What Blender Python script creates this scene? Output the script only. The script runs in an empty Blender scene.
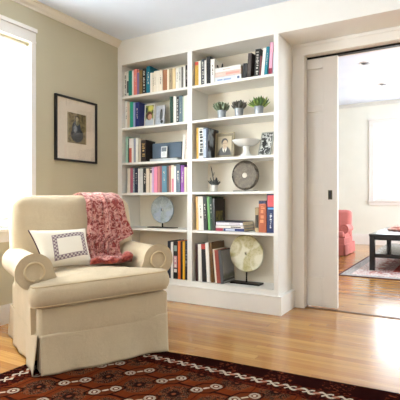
import bpy, math, random
from mathutils import Vector, Matrix
random.seed(7)
sc = bpy.context.scene
COL = sc.collection
PI = math.pi

# ------------------------------------------------------------------ helpers
def lin(h):
    h = h.lstrip('#')
    out = []
    for i in (0, 2, 4):
        c = int(h[i:i+2], 16) / 255
        out.append(c / 12.92 if c <= .04045 else ((c + .055) / 1.055) ** 2.4)
    return (*out, 1.0)

class MB:
    """collects faces and links them as ONE mesh object"""
    def __init__(s): s.v = []; s.f = []; s.m = []
    def add(s, vs, fs, mi=0):
        n = len(s.v); s.v += [tuple(p) for p in vs]
        for f in fs: s.f.append([n + i for i in f]); s.m.append(mi)
        return s
    def box(s, x0, x1, y0, y1, z0, z1, mi=0):
        vs = [(x, y, z) for z in (z0, z1) for y in (y0, y1) for x in (x0, x1)]
        return s.add(vs, [(0,2,3,1),(4,5,7,6),(0,1,5,4),(1,3,7,5),(3,2,6,7),(2,0,4,6)], mi)
    def grid(s, fn, nu, nv, mi=0, wrap_u=False):
        vs = []
        cu = nu if wrap_u else nu + 1
        for j in range(nv + 1):
            for i in range(cu): vs.append(fn(i / nu, j / nv))
        fs = []
        for j in range(nv):
            for i in range(nu):
                a = j * cu + i; b = j * cu + (i + 1) % cu
                fs.append((a, b, b + cu, a + cu))
        return s.add(vs, fs, mi)
    def lathe(s, prof, n=32, c=(0, 0, 0), mi=0, axis='z', closed=False):
        vs = []; L = len(prof)
        for k in range(n):
            a = 2 * PI * k / n
            for (r, h) in prof:
                p = (r * math.cos(a), r * math.sin(a), h)
                if axis == 'y': p = (p[0], p[2], p[1])
                vs.append((p[0] + c[0], p[1] + c[1], p[2] + c[2]))
        fs = []
        for k in range(n):
            k2 = (k + 1) % n
            for i in range(L if closed else L - 1):
                j = (i + 1) % L
                fs.append((k * L + i, k2 * L + i, k2 * L + j, k * L + j))
        return s.add(vs, fs, mi)
    def tube(s, pts, r, n=8, closed=False, mi=0):
        pts = [Vector(p) for p in pts]; N = len(pts)
        rr = r if isinstance(r, (list, tuple)) else [r] * N
        up = None; vs = []
        for i, p in enumerate(pts):
            a = pts[(i - 1) % N] if (closed or i > 0) else p
            b = pts[(i + 1) % N] if (closed or i < N - 1) else p
            t = (b - a).normalized()
            if up is None:
                up = Vector((0, 0, 1)) if abs(t.z) < .9 else Vector((1, 0, 0))
            u = (up - t * up.dot(t)).normalized(); w = t.cross(u); up = u
            for k in range(n):
                an = 2 * PI * k / n
                vs.append(p + u * math.cos(an) * rr[i] + w * math.sin(an) * rr[i])
        fs = []
        for i in range(N if closed else N - 1):
            j = (i + 1) % N
            for k in range(n):
                k2 = (k + 1) % n
                fs.append((i * n + k, i * n + k2, j * n + k2, j * n + k))
        if not closed:
            fs.append(tuple(range(n))[::-1]); fs.append(tuple((N - 1) * n + k for k in range(n)))
        return s.add(vs, fs, mi)
    def soft(s, c, h, r, n=14, puff=(0, 0, 0), mi=0, warp=None):
        """rounded, slightly puffed block: centre c, half sizes h, edge radius r"""
        faces = []
        idx = {}
        vs = []
        def vid(p):
            k = tuple(round(q, 5) for q in p)
            if k not in idx:
                idx[k] = len(vs); vs.append(p)
            return idx[k]
        def coords(hh):
            ri = min(r, hh * .98); out = []
            for i in range(5): out.append(-hh + ri * (1 - math.cos(PI / 2 * i / 5)) if False else -hh + ri * i / 5)
            m = max(2, n)
            for i in range(m + 1): out.append(-hh + ri + (2 * hh - 2 * ri) * i / m)
            for i in range(1, 6): out.append(hh - ri + ri * i / 5)
            return out
        cs = [coords(q) for q in h]
        def put(p):
            q = [max(-(h[i] - min(r, h[i] * .98)), min(h[i] - min(r, h[i] * .98), p[i])) for i in range(3)]
            d = Vector((p[0] - q[0], p[1] - q[1], p[2] - q[2]))
            o = Vector(q)
            if d.length > 1e-9:
                m = max(abs(d[i]) / min(r, h[i] * .98) for i in range(3))
                dn = d.normalized()
                o += Vector([dn[i] * min(r, h[i] * .98) * m for i in range(3)])
            for ax in range(3):
                if puff[ax]:
                    a, b = (ax + 1) % 3, (ax + 2) % 3
                    g = max(0, 1 - (o[a] / h[a]) ** 2) * max(0, 1 - (o[b] / h[b]) ** 2)
                    o[ax] += puff[ax] * (o[ax] / h[ax]) * g
            if warp: o = warp(o)
            return (o[0] + c[0], o[1] + c[1], o[2] + c[2])
        raw = []
        for ax in range(3):
            a, b = (ax + 1) % 3, (ax + 2) % 3
            for sg in (-1, 1):
                A, B = cs[a], cs[b]
                for i in range(len(A) - 1):
                    for j in range(len(B) - 1):
                        q = []
                        for (ii, jj) in ((i, j), (i + 1, j), (i + 1, j + 1), (i, j + 1)):
                            p = [0, 0, 0]; p[ax] = sg * h[ax]; p[a] = A[ii]; p[b] = B[jj]
                            q.append(vid(tuple(p)))
                        if sg < 0: q.reverse()
                        raw.append(q)
        return s.add([put(p) for p in vs], raw, mi)
    def build(s, name, mats, parent=None, smooth=False, bevel=0, solid=0, sub=0, loc=None, rot=None):
        me = bpy.data.meshes.new(name)
        me.from_pydata(s.v, [], s.f); me.update()
        if not isinstance(mats, (list, tuple)): mats = [mats]
        for m in mats: me.materials.append(m)
        for p, mi in zip(me.polygons, s.m):
            p.material_index = mi; p.use_smooth = smooth
        o = bpy.data.objects.new(name, me); COL.objects.link(o)
        if parent: o.parent = parent
        if loc: o.location = loc
        if rot: o.rotation_euler = rot
        if solid:
            md = o.modifiers.new('solid', 'SOLIDIFY'); md.thickness = solid; md.offset = 0
        if bevel:
            md = o.modifiers.new('bevel', 'BEVEL'); md.width = bevel; md.segments = 2; md.limit_method = 'ANGLE'; md.angle_limit = .6
        if sub:
            md = o.modifiers.new('sub', 'SUBSURF'); md.levels = sub; md.render_levels = sub
        return o

def empty(name, loc=(0, 0, 0), rz=0, rx=0, ry=0):
    o = bpy.data.objects.new(name, None); COL.objects.link(o)
    o.location = loc; o.rotation_euler = (rx, ry, rz); o.empty_display_size = .05
    return o
def tag(o, label=None, cat=None, group=None, kind=None):
    if label: o['label'] = label
    if cat: o['category'] = cat
    if group: o['group'] = group
    if kind: o['kind'] = kind
    return o
def struct(o): o['kind'] = 'structure'; return o
def copy_tree(o, parent=None):
    c = o.copy(); COL.objects.link(c); c.parent = parent
    for ch in o.children: copy_tree(ch, c)
    return c

# ------------------------------------------------------------------ node maths
class N:
    """a scalar socket with arithmetic"""
    def __init__(s, t, v): s.t = t; s.v = v
    def _op(s, op, *a):
        n = s.t.nodes.new('ShaderNodeMath'); n.operation = op
        for i, x in enumerate((s,) + a):
            x = x.v if isinstance(x, N) else x
            if isinstance(x, (int, float)): n.inputs[i].default_value = x
            else: s.t.links.new(x, n.inputs[i])
        return N(s.t, n.outputs[0])
    def __add__(s, o): return s._op('ADD', o)
    def __sub__(s, o): return s._op('SUBTRACT', o)
    def __mul__(s, o): return s._op('MULTIPLY', o)
    def __truediv__(s, o): return s._op('DIVIDE', o)
    def abs(s): return s._op('ABSOLUTE')
    def floor(s): return s._op('FLOOR')
    def fract(s): return s._op('FRACT')
    def sin(s): return s._op('SINE')
    def sqrt(s): return s._op('SQRT')
    def lt(s, o): return s._op('LESS_THAN', o)
    def gt(s, o): return s._op('GREATER_THAN', o)
    def mn(s, o): return s._op('MINIMUM', o)
    def mx(s, o): return s._op('MAXIMUM', o)
    def inv(s): return (s * -1) + 1
    def below(s, edge, w):
        """1 below edge, 0 above, softened over w"""
        n = s.t.nodes.new('ShaderNodeMapRange'); n.interpolation_type = 'SMOOTHSTEP'
        s.t.links.new(s.v, n.inputs[0])
        n.inputs[1].default_value = edge - w; n.inputs[2].default_value = edge + w
        n.inputs[3].default_value = 1; n.inputs[4].default_value = 0
        return N(s.t, n.outputs[0])

class Shader:
    def __init__(s, name):
        s.m = bpy.data.materials.new(name); s.m.use_nodes = True
        s.t = s.m.node_tree; s.t.nodes.clear()
        s.out = s.t.nodes.new('ShaderNodeOutputMaterial')
        s.b = s.t.nodes.new('ShaderNodeBsdfPrincipled')
        s.t.links.new(s.b.outputs[0], s.out.inputs[0])
        tc = s.t.nodes.new('ShaderNodeTexCoord')
        s.obj = tc.outputs['Object']; s.gen = tc.outputs['Generated']
    def xyz(s, src=None):
        n = s.t.nodes.new('ShaderNodeSeparateXYZ'); s.t.links.new(src or s.obj, n.inputs[0])
        return [N(s.t, n.outputs[i]) for i in range(3)]
    def vec(s, x, y, z=0):
        n = s.t.nodes.new('ShaderNodeCombineXYZ')
        for i, a in enumerate((x, y, z)):
            if isinstance(a, N): s.t.links.new(a.v, n.inputs[i])
            else: n.inputs[i].default_value = a
        return n.outputs[0]
    def noise(s, scale, vec=None, detail=3, rough=.5, dist=0):
        n = s.t.nodes.new('ShaderNodeTexNoise'); n.inputs['Scale'].default_value = scale
        n.inputs['Detail'].default_value = detail; n.inputs['Roughness'].default_value = rough
        n.inputs['Distortion'].default_value = dist
        s.t.links.new(vec or s.obj, n.inputs['Vector'])
        return N(s.t, n.outputs['Fac'])
    def white(s, vec):
        n = s.t.nodes.new('ShaderNodeTexWhiteNoise'); s.t.links.new(vec, n.inputs['Vector'])
        return N(s.t, n.outputs['Value'])
    def voronoi(s, scale, vec=None, feature='F1'):
        n = s.t.nodes.new('ShaderNodeTexVoronoi'); n.feature = feature; n.inputs['Scale'].default_value = scale
        s.t.links.new(vec or s.obj, n.inputs['Vector'])
        return N(s.t, n.outputs['Distance'])
    def mix(s, fac, a, b):
        n = s.t.nodes.new('ShaderNodeMix'); n.data_type = 'RGBA'
        if isinstance(fac, N): s.t.links.new(fac.v, n.inputs[0])
        else: n.inputs[0].default_value = fac
        for i, c in ((6, a), (7, b)):
            if isinstance(c, str): n.inputs[i].default_value = lin(c)
            else: s.t.links.new(c, n.inputs[i])
        return n.outputs[2]
    def color(s, c):
        if isinstance(c, str): s.b.inputs['Base Color'].default_value = lin(c)
        else: s.t.links.new(c, s.b.inputs['Base Color'])
        return s
    def set(s, **k):
        for a, v in k.items():
            key = {'rough': 'Roughness', 'metal': 'Metallic', 'spec': 'Specular IOR Level', 'coat': 'Coat Weight',
                   'coatr': 'Coat Roughness', 'sheen': 'Sheen Weight', 'trans': 'Transmission Weight', 'sss': 'Subsurface Weight'}[a]
            if isinstance(v, N): s.t.links.new(v.v, s.b.inputs[key])
            else: s.b.inputs[key].default_value = v
        return s
    def bump(s, h, strength=.3, dist=.005):
        n = s.t.nodes.new('ShaderNodeBump'); n.inputs['Strength'].default_value = strength
        n.inputs['Distance'].default_value = dist
        s.t.links.new(h.v, n.inputs['Height']); s.t.links.new(n.outputs[0], s.b.inputs['Normal'])
        return s
    def ell(s, x, y, cx, cy, rx, ry, soft=.12):
        a = (x - cx) / rx; b = (y - cy) / ry
        return (a * a + b * b).sqrt().below(1, soft)
    def rect(s, x, y, x0, x1, y0, y1):
        return x.gt(x0) * x.lt(x1) * y.gt(y0) * y.lt(y1)

_pm = {}
def paint(hexc, rough=.5, var=.06, scale=30, name=None, **k):
    """plain coloured surface with a little procedural mottling"""
    key = (hexc, rough, var, scale, name, tuple(sorted(k.items())))
    if key in _pm: return _pm[key]
    s = Shader(name or 'paint_' + hexc)
    c = lin(hexc)
    n = s.noise(scale, detail=2)
    def sh(f): return '%02x%02x%02x' % tuple(max(0, min(255, int(int(hexc[i:i+2], 16) * f))) for i in (0, 2, 4))
    s.color(s.mix(n, sh(1 - var), sh(1 + var * .6))).set(rough=rough, **k)
    _pm[key] = s.m
    return s.m
def fabric(name, hexc, weave=900, var=.14, bump=.4, sheen=.1):
    s = Shader(name)
    def sh(f): return '%02x%02x%02x' % tuple(max(0, min(255, int(int(hexc[i:i+2], 16) * f))) for i in (0, 2, 4))
    n = s.noise(9, detail=4); w = s.noise(weave, detail=1)
    s.color(s.mix(n * .5 + w * .5, sh(1 - var), sh(1 + var * .5))).set(rough=.9, sheen=sheen, spec=.2)
    s.bump(s.noise(12, detail=5, rough=.6, dist=.8) * .8 + w * .2, bump, .012)
    return s.m
def glass_mat(name='window_glass', refl=.06):
    s = Shader(name)
    t = s.t.nodes.new('ShaderNodeBsdfTransparent'); g = s.t.nodes.new('ShaderNodeBsdfGlossy')
    g.inputs['Roughness'].default_value = .02
    m = s.t.nodes.new('ShaderNodeMixShader'); m.inputs[0].default_value = refl
    s.t.links.new(t.outputs[0], m.inputs[1]); s.t.links.new(g.outputs[0], m.inputs[2])
    s.t.links.new(m.outputs[0], s.out.inputs[0]); s.t.nodes.remove(s.b)
    return s.m

# ------------------------------------------------------------------ materials
WHITE = paint('e8e4de', .42, .012, 12, 'cream_white_trim_paint')
CASE = paint('ecebe7', .45, .012, 12, 'bookcase_paint')
def wall_mat(name, hexc):
    s = Shader(name)
    def sh(f): return '%02x%02x%02x' % tuple(min(255, int(int(hexc[i:i+2], 16) * f)) for i in (0, 2, 4))
    s.color(s.mix(s.noise(3, detail=3), sh(.97), sh(1.02))).set(rough=.7, spec=.25)
    s.bump(s.noise(160, detail=2), .06, .002)
    return s.m
WALL = wall_mat('olive_beige_wall_paint', 'c4bca2')
FARWALL = wall_mat('pale_sage_wall_paint', 'e6e6da')
CEIL = wall_mat('ceiling_paint', 'e2ecfb')
def floor_mat():
    s = Shader('oak_strip_floor')
    x, y, z = s.xyz()
    row = (y / .058).floor()
    off = s.white(s.vec(row, 3.7, 1.1)) * 5
    seg = ((x + off) / 1.35).floor()
    tone = s.white(s.vec(row, seg, 2.3))
    grain = s.noise(1, s.vec(x * 2.2, y * 46 + row * 13.0, tone * 9), 5, .6, .4)
    c = s.mix(tone, 'a36d33', 'cd9a54')
    c = s.mix(grain.below(.5, .2) * .45, c, '8f5d2b')
    gap = ((y / .058).fract()).lt(.035)
    endg = (((x + off) / 1.35).fract()).lt(.002)
    c = s.mix(gap.mx(endg) * .55, c, '5a3a1c')
    s.color(c).set(rough=grain * .1 + .2, spec=.5, coat=.35, coatr=.16)
    s.bump(grain * .4 - gap, .08, .002)
    return s.m
FLOOR = floor_mat()
DARKMETAL = paint('1c1a18', .4, .1, 60, 'dark_bronze_metal', metal=.7)
BLACKLAC = paint('17141a', .22, .1, 20, 'black_lacquer')
GLASS = glass_mat()

# ------------------------------------------------------------------ the room
XL, XR, YF, YB = -2.87, 1.75, 3.293, 3.64       # left wall, right wall, bookcase face, doorway wall
YR, ZC = -2.0, 2.455                            # wall behind, ceiling
WTH = .14
FX0, FX1, FY0, FY1, FZ = -4.2, 2.6, 3.80, 9.6, 2.93     # the room beyond

struct(MB().box(-4.4, 2.8, YR - .2, 9.8, -.1, 0).build('floor', FLOOR))
struct(MB().box(XL - .2, XR + .2, YR - .2, 3.80, ZC, ZC + .12).build('ceiling', CEIL))

def wall_with_holes(name, mat, axis, p0, p1, a0, a1, z0, z1, holes):
    """a wall across axis ('x' = its faces look along x) with rectangular openings (a0,a1,z0,z1)"""
    m = MB()
    def bx(s0, s1, za, zb):
        if s1 - s0 < 1e-6 or zb - za < 1e-6: return
        if axis == 'x': m.box(p0, p1, s0, s1, za, zb)
        else: m.box(s0, s1, p0, p1, za, zb)
    cur = a0
    for (h0, h1, hz0, hz1) in sorted(holes):
        bx(cur, h0, z0, z1); bx(h0, h1, z0, hz0); bx(h0, h1, hz1, z1); cur = h1
    bx(cur, a1, z0, z1)
    return struct(m.build(name, mat))

W1 = (1.16, 2.268, .70, 2.125)
W2 = (-1.55, -.45, .70, 2.125)
wall_with_holes('wall_left', WALL, 'x', XL - WTH, XL, YR, YB, 0, ZC, [W1, W2])
WB = [(-2.0, -.8, .7, 2.125), (.2, 1.4, .7, 2.125)]
wall_with_holes('wall_rear', WALL, 'y', YR - WTH, YR, XL, XR, 0, ZC, WB)
struct(MB().box(XR, XR + WTH, YR, 3.80, 0, ZC).build('wall_right', WALL))

# doorway wall: two leaves with the pocket between them
m = MB()
m.box(-1.222, -1.117, YB, 3.69, 0, 2.217); m.box(-2.87, -1.117, 3.752, 3.80, 0, ZC)
m.box(.95, XR, YB, 3.80, 0, ZC); m.box(-1.117, .95, YB, 3.695, 2.12, 2.217); m.box(-1.117, .95, 3.745, 3.80, 2.12, ZC)
struct(m.build('wall_back', WHITE))
struct(MB().box(XL, XR, YF, 3.74, 2.217, ZC).build('trim_1', CASE))      # bulkhead over bookcase and doorway
# doorway casing
m = MB()
m.box(-1.222, -1.117, 3.618, YB, 0, 2.12); m.box(-1.222, XR, 3.618, YB, 2.12, 2.2165); m.box(.95, 1.06, 3.618, YB, 0, 2.12)
m.box(-1.222, XR, 3.608, 3.618, 2.19, 2.2165)
struct(m.build('trim_2', WHITE, bevel=.003))
struct(MB().box(-1.117, .95, 3.70, 3.745, 2.105, 2.12).build('trim_3', DARKMETAL))      # overhead track slot
struct(MB().box(-1.117, .95, 3.645, 3.695, .0002, .004).build('trim_4', paint('8a5f30', .35), bevel=.001))
struct(MB().box(-1.117, .95, 3.662, 3.670, .004, .0055).build('trim_8', paint('3f2c18', .4)))
# far side casing of the opening
m = MB(); m.box(-1.24, -1.117, 3.80, 3.815, 0, 2.12); m.box(.95, 1.07, 3.80, 3.815, 0, 2.12); m.box(-1.24, 1.07, 3.80, 3.815, 2.12, 2.24)
struct(m.build('trim_5', WHITE))

# pocket door
d = empty('door_1', (-.863, 3.72, .012)); struct(d)
m = MB(); zt = 2.092
RL = [(0, .245), (.863, 1.032), (1.641, 1.70), (2.005, zt)]
m.box(-.119, 0, -.019, .019, 0, zt)
for a, b in RL: m.box(-.29, -.119, -.019, .019, a, b)
for (a, b) in ((.245, .863), (1.032, 1.641), (1.70, 2.005)): m.box(-.29, -.119, -.004, .004, a, b)
struct(m.build('door_panel', WHITE, d, bevel=.003))
m = MB(); m.box(-.077, -.042, -.0215, -.019, .90, .978); struct(m.build('door_handle', paint('57503f', .35, .1, 50, metal=.8), d, bevel=.001))
m = MB(); m.box(-.070, -.049, -.0225, -.0210, .908, .970); struct(m.build('pull_recess', paint('17130f', .6), d))

# crown on the left wall
def crown(name, xw, y0, y1, zc, sgn, mat):
    prof = [(0, -.062), (.008, -.062), (.012, -.05), (.03, -.034), (.04, -.016), (.05, -.012), (.05, 0), (0, 0)]
    m = MB(); n = len(prof)
    vs = [(xw + sgn * a, y, zc + b) for y in (y0, y1) for a, b in prof]
    m.add(vs, [(i, (i + 1) % n, n + (i + 1) % n, n + i) for i in range(n)] + [tuple(range(n))[::-1], tuple(range(n, 2 * n))])
    return struct(m.build(name, mat))
crown('trim_6', XL, YR, YF, ZC, 1, paint('e9e3d6', .5, .012, 12))
m = MB(); m.box(XL, XL + .016, YR, YF - .0195, 0, .125); m.box(XL, XL + .010, YR, YF - .0195, .125, .14)
struct(m.build('baseboard_left', WHITE))
m = MB(); m.box(1.06, XR, 3.624, YB, 0, .14)
struct(m.build('baseboard_back', WHITE))

def window(name, xw, a0, a1, z0, z1, axis='x', inward=1, shade=None, casing=.045, split=True):
    """sash window in an opening; local frame: s runs along the wall, d = depth into the wall"""
    root = struct(empty(name, (0, 0, 0)))
    def B(m, s0, s1, d0, d1, za, zb, mi=0):
        lo, hi = sorted((xw - inward * d0, xw - inward * d1))
        if axis == 'x': m.box(lo, hi, s0, s1, za, zb, mi)
        else: m.box(s0, s1, lo, hi, za, zb, mi)
    m = MB()
    c = casing
    B(m, a0 - c, a0, -.022, 0, z0, z1); B(m, a1, a1 + c, -.022, 0, z0, z1)
    B(m, a0 - c, a1 + c, -.022, 0, z1, z1 + .085); B(m, a0 - c - .006, a1 + c + .006, -.034, 0, z1 + .085, z1 + .115)
    B(m, a0 - c, a1 + c, -.028, -.022, z1, z1 + .016)
    struct(m.build('window_frame', WHITE, root, bevel=.002))
    m = MB(); B(m, a0 - c - .02, a1 + c + .02, -.05, .06, z0 - .028, z0); struct(m.build('window_sill', WHITE, root, bevel=.003))
    m = MB(); B(m, a0 - c, a1 + c, -.02, 0, z0 - .10, z0 - .028); struct(m.build('window_apron', WHITE, root, bevel=.002))
    zm = (z0 + z1) / 2
    for (za, zb, dd) in ((z0, zm + .02, .07), (zm - .02, z1, .10)):
        m = MB(); t = .04
        B(m, a0, a0 + t, dd - .015, dd + .015, za, zb); B(m, a1 - t, a1, dd - .015, dd + .015, za, zb)
        B(m, a0 + t, a1 - t, dd - .015, dd + .015, za, za + t); B(m, a0 + t, a1 - t, dd - .015, dd + .015, zb - t, zb)
        sash = struct(m.build('window_sash', WHITE, root))
        m = MB(); B(m, a0 + t, a1 - t, dd - .002, dd + .002, za + t, zb - t)
        struct(m.build('window_pane', GLASS, sash))
    return root, B
w1, B1 = window('window_1', XL, *W1)
window('window_2', XL, *W2)
for i, w in enumerate(WB): window('window_%d' % (3 + i), YR, *w, axis='y', inward=1)

# roller shade pulled part way down inside the left window
def shade_mat():
    s = Shader('cream_shade_cloth'); s.color('f4ecd2').set(rough=.9)
    tr = s.t.nodes.new('ShaderNodeBsdfTranslucent'); tr.inputs[0].default_value = lin('fdfbf2')
    tp = s.t.nodes.new('ShaderNodeBsdfTransparent')
    m0 = s.t.nodes.new('ShaderNodeMixShader'); m0.inputs[0].default_value = .35
    mx = s.t.nodes.new('ShaderNodeMixShader'); mx.inputs[0].default_value = .8
    s.t.links.new(tr.outputs[0], m0.inputs[1]); s.t.links.new(tp.outputs[0], m0.inputs[2])
    s.t.links.new(s.b.outputs[0], mx.inputs[1]); s.t.links.new(m0.outputs[0], mx.inputs[2])
    s.t.links.new(mx.outputs[0], s.out.inputs[0])
    return s.m
sh = empty('roller_shade', (XL - .035, (W1[0] + W1[1]) / 2, W1[3] - .02))
tag(sh, 'cream roller shade drawn down inside the bright window', 'window shade')
hw = (W1[1] - W1[0]) / 2 - .012
m = MB(); m.tube([(0, -hw, 0), (0, hw, 0)], .016, 12); m.build('roller', WHITE, sh, smooth=False)
m = MB(); m.grid(lambda u, v: (.016, -hw + 2 * hw * u, -v * 1.33), 2, 8); m.build('shade_cloth', shade_mat(), sh)
m = MB(); m.box(.011, .021, -hw, hw, -1.35, -1.325); m.build('bottom_bar', WHITE, sh, bevel=.002)

# ------------------------------------------------------------------ the room beyond the doorway
FW = (-1.50, -.35, .915, 2.47); FW2 = (.35, 1.5, .915, 2.47); FS = (5.2, 6.6, .915, 2.47); FS2 = (7.3, 8.7, .915, 2.47)
wall_with_holes('wall_far', FARWALL, 'y', FY1, FY1 + WTH, FX0, FX1, 0, FZ, [FW, FW2])
wall_with_holes('wall_far_right', FARWALL, 'x', FX1, FX1 + WTH, FY0, FY1, 0, FZ, [FS, FS2])
struct(MB().box(FX0 - .14, FX0, FY0, FY1, 0, FZ).build('wall_far_left', FARWALL))
m = MB(); m.box(FX0, -2.87, FY0 - .1, FY0, 0, FZ); m.box(-2.87, FX1, FY0 - .001, FY0 + .0, ZC, FZ); m.box(XR, FX1, FY0 - .1, FY0, 0, FZ); m.box(-2.87, XR, FY0 - .1, FY0, ZC + .12, FZ)
struct(m.build('wall_far_front', FARWALL))
struct(MB().box(FX0 - .14, FX1 + .14, FY0 - .1, FY1 + .14, FZ, FZ + .1).build('ceiling_far', CEIL))
m = MB(); m.box(FX0, FX1, FY1 - .05, FY1, FZ - .02, FZ); m.box(FX0, FX1, FY1 - .02, FY1, FZ - .07, FZ - .02)
struct(m.build('trim_7', paint('d9d9d2', .5)))
m = MB(); m.box(FX0, FX1, FY1 - .018, FY1, 0, .19); m.box(FX0, FX1, FY1 - .012, FY1, .19, .215)
struct(m.build('baseboard_far', WHITE))
def window_y(name, y, w):       # wall whose room side looks towards -y
    return window(name, y, *w, axis='y', inward=-1, casing=.10)
window_y('window_5', FY1, FW); window_y('window_6', FY1, FW2)
window('window_7', FX1, *FS, axis='x', inward=-1); window('window_8', FX1, *FS2, axis='x', inward=-1)  # unseen windows in the right wall, added to light up this room

cl0 = None
for i, (x, y, lb) in enumerate(((-1.191, 6.809, 'round recessed ceiling light nearer the doorway in the far room'),
                                (-1.136, 8.19, 'round recessed ceiling light nearer the far window'))):
    r = empty('ceiling_light', (x, y, FZ)); tag(r, lb, 'ceiling light', 'recessed lights in the far room')
    m = MB(); m.lathe([(.085, -.001), (.085, -.007), (.070, -.012), (.062, -.006), (.062, -.001)], 32); m.build('trim_ring', paint('e8e8e6', .4), r, smooth=True)
    m = MB(); m.lathe([(.061, -.001), (.058, -.004), (.035, -.018), (.0, -.022)], 32); m.build('lamp_eyeball', paint('6d7076', .4), r, smooth=True)

# ------------------------------------------------------------------ bookcase (one built-in thing)
bc = empty('bookcase', ((-2.87 - 1.222) / 2, YF, 0))
tag(bc, 'tall white built-in bookcase with two bays of open shelves', 'bookcase')
ox, oy = (-2.87 - 1.222) / 2, YF
def bb(m, x0, x1, y0, y1, z0, z1): return m.box(x0 - ox, x1 - ox, y0 - oy, y1 - oy, z0, z1)
YBK = 3.58
L0, L1, R0, R1 = -2.819, -2.069, -2.02, -1.262
TOPZ = 2.2165
m = MB(); bb(m, -2.869, L0, YF, YBK, .15, TOPZ); m.build('side_panel', CASE, bc, bevel=.0015)
m = MB(); bb(m, R1, -1.2225, YF, YB, .15, TOPZ); m.build('side_panel', CASE, bc, bevel=.0015)
m = MB(); bb(m, L1, R0, YF, YBK, .195, TOPZ); m.build('divider', CASE, bc, bevel=.0015)
m = MB(); bb(m, -2.869, R1, YBK, YBK + .02, .15, TOPZ); m.build('back_panel', paint('eae2d2', .5, .012, 12, 'bookcase_back_paint'), bc)
SHZ = (1.911, 1.606, 1.269, .979, .644)
for (a, b) in ((L0, L1), (R0, R1)):
    for z in SHZ:
        m = MB(); bb(m, a, b, YF + .004, YBK, z - .022, z); m.build('shelf', CASE, bc, bevel=.0015)
m = MB(); bb(m, L0, R1, YF + .001, YBK, .15, .194); m.build('bottom_shelf', CASE, bc, bevel=.0015)
m = MB()
bb(m, -2.869, -1.196, YF - .012, YBK, 0, .142); bb(m, -2.869, -1.190, YF - .019, YBK, .142, .152)
bb(m, -1.2225, -1.196, YBK, 3.612, 0, .142); bb(m, -1.2225, -1.190, YBK, 3.612, .142, .152)
m.build('base_plinth', CASE, bc, bevel=.003)

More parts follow.
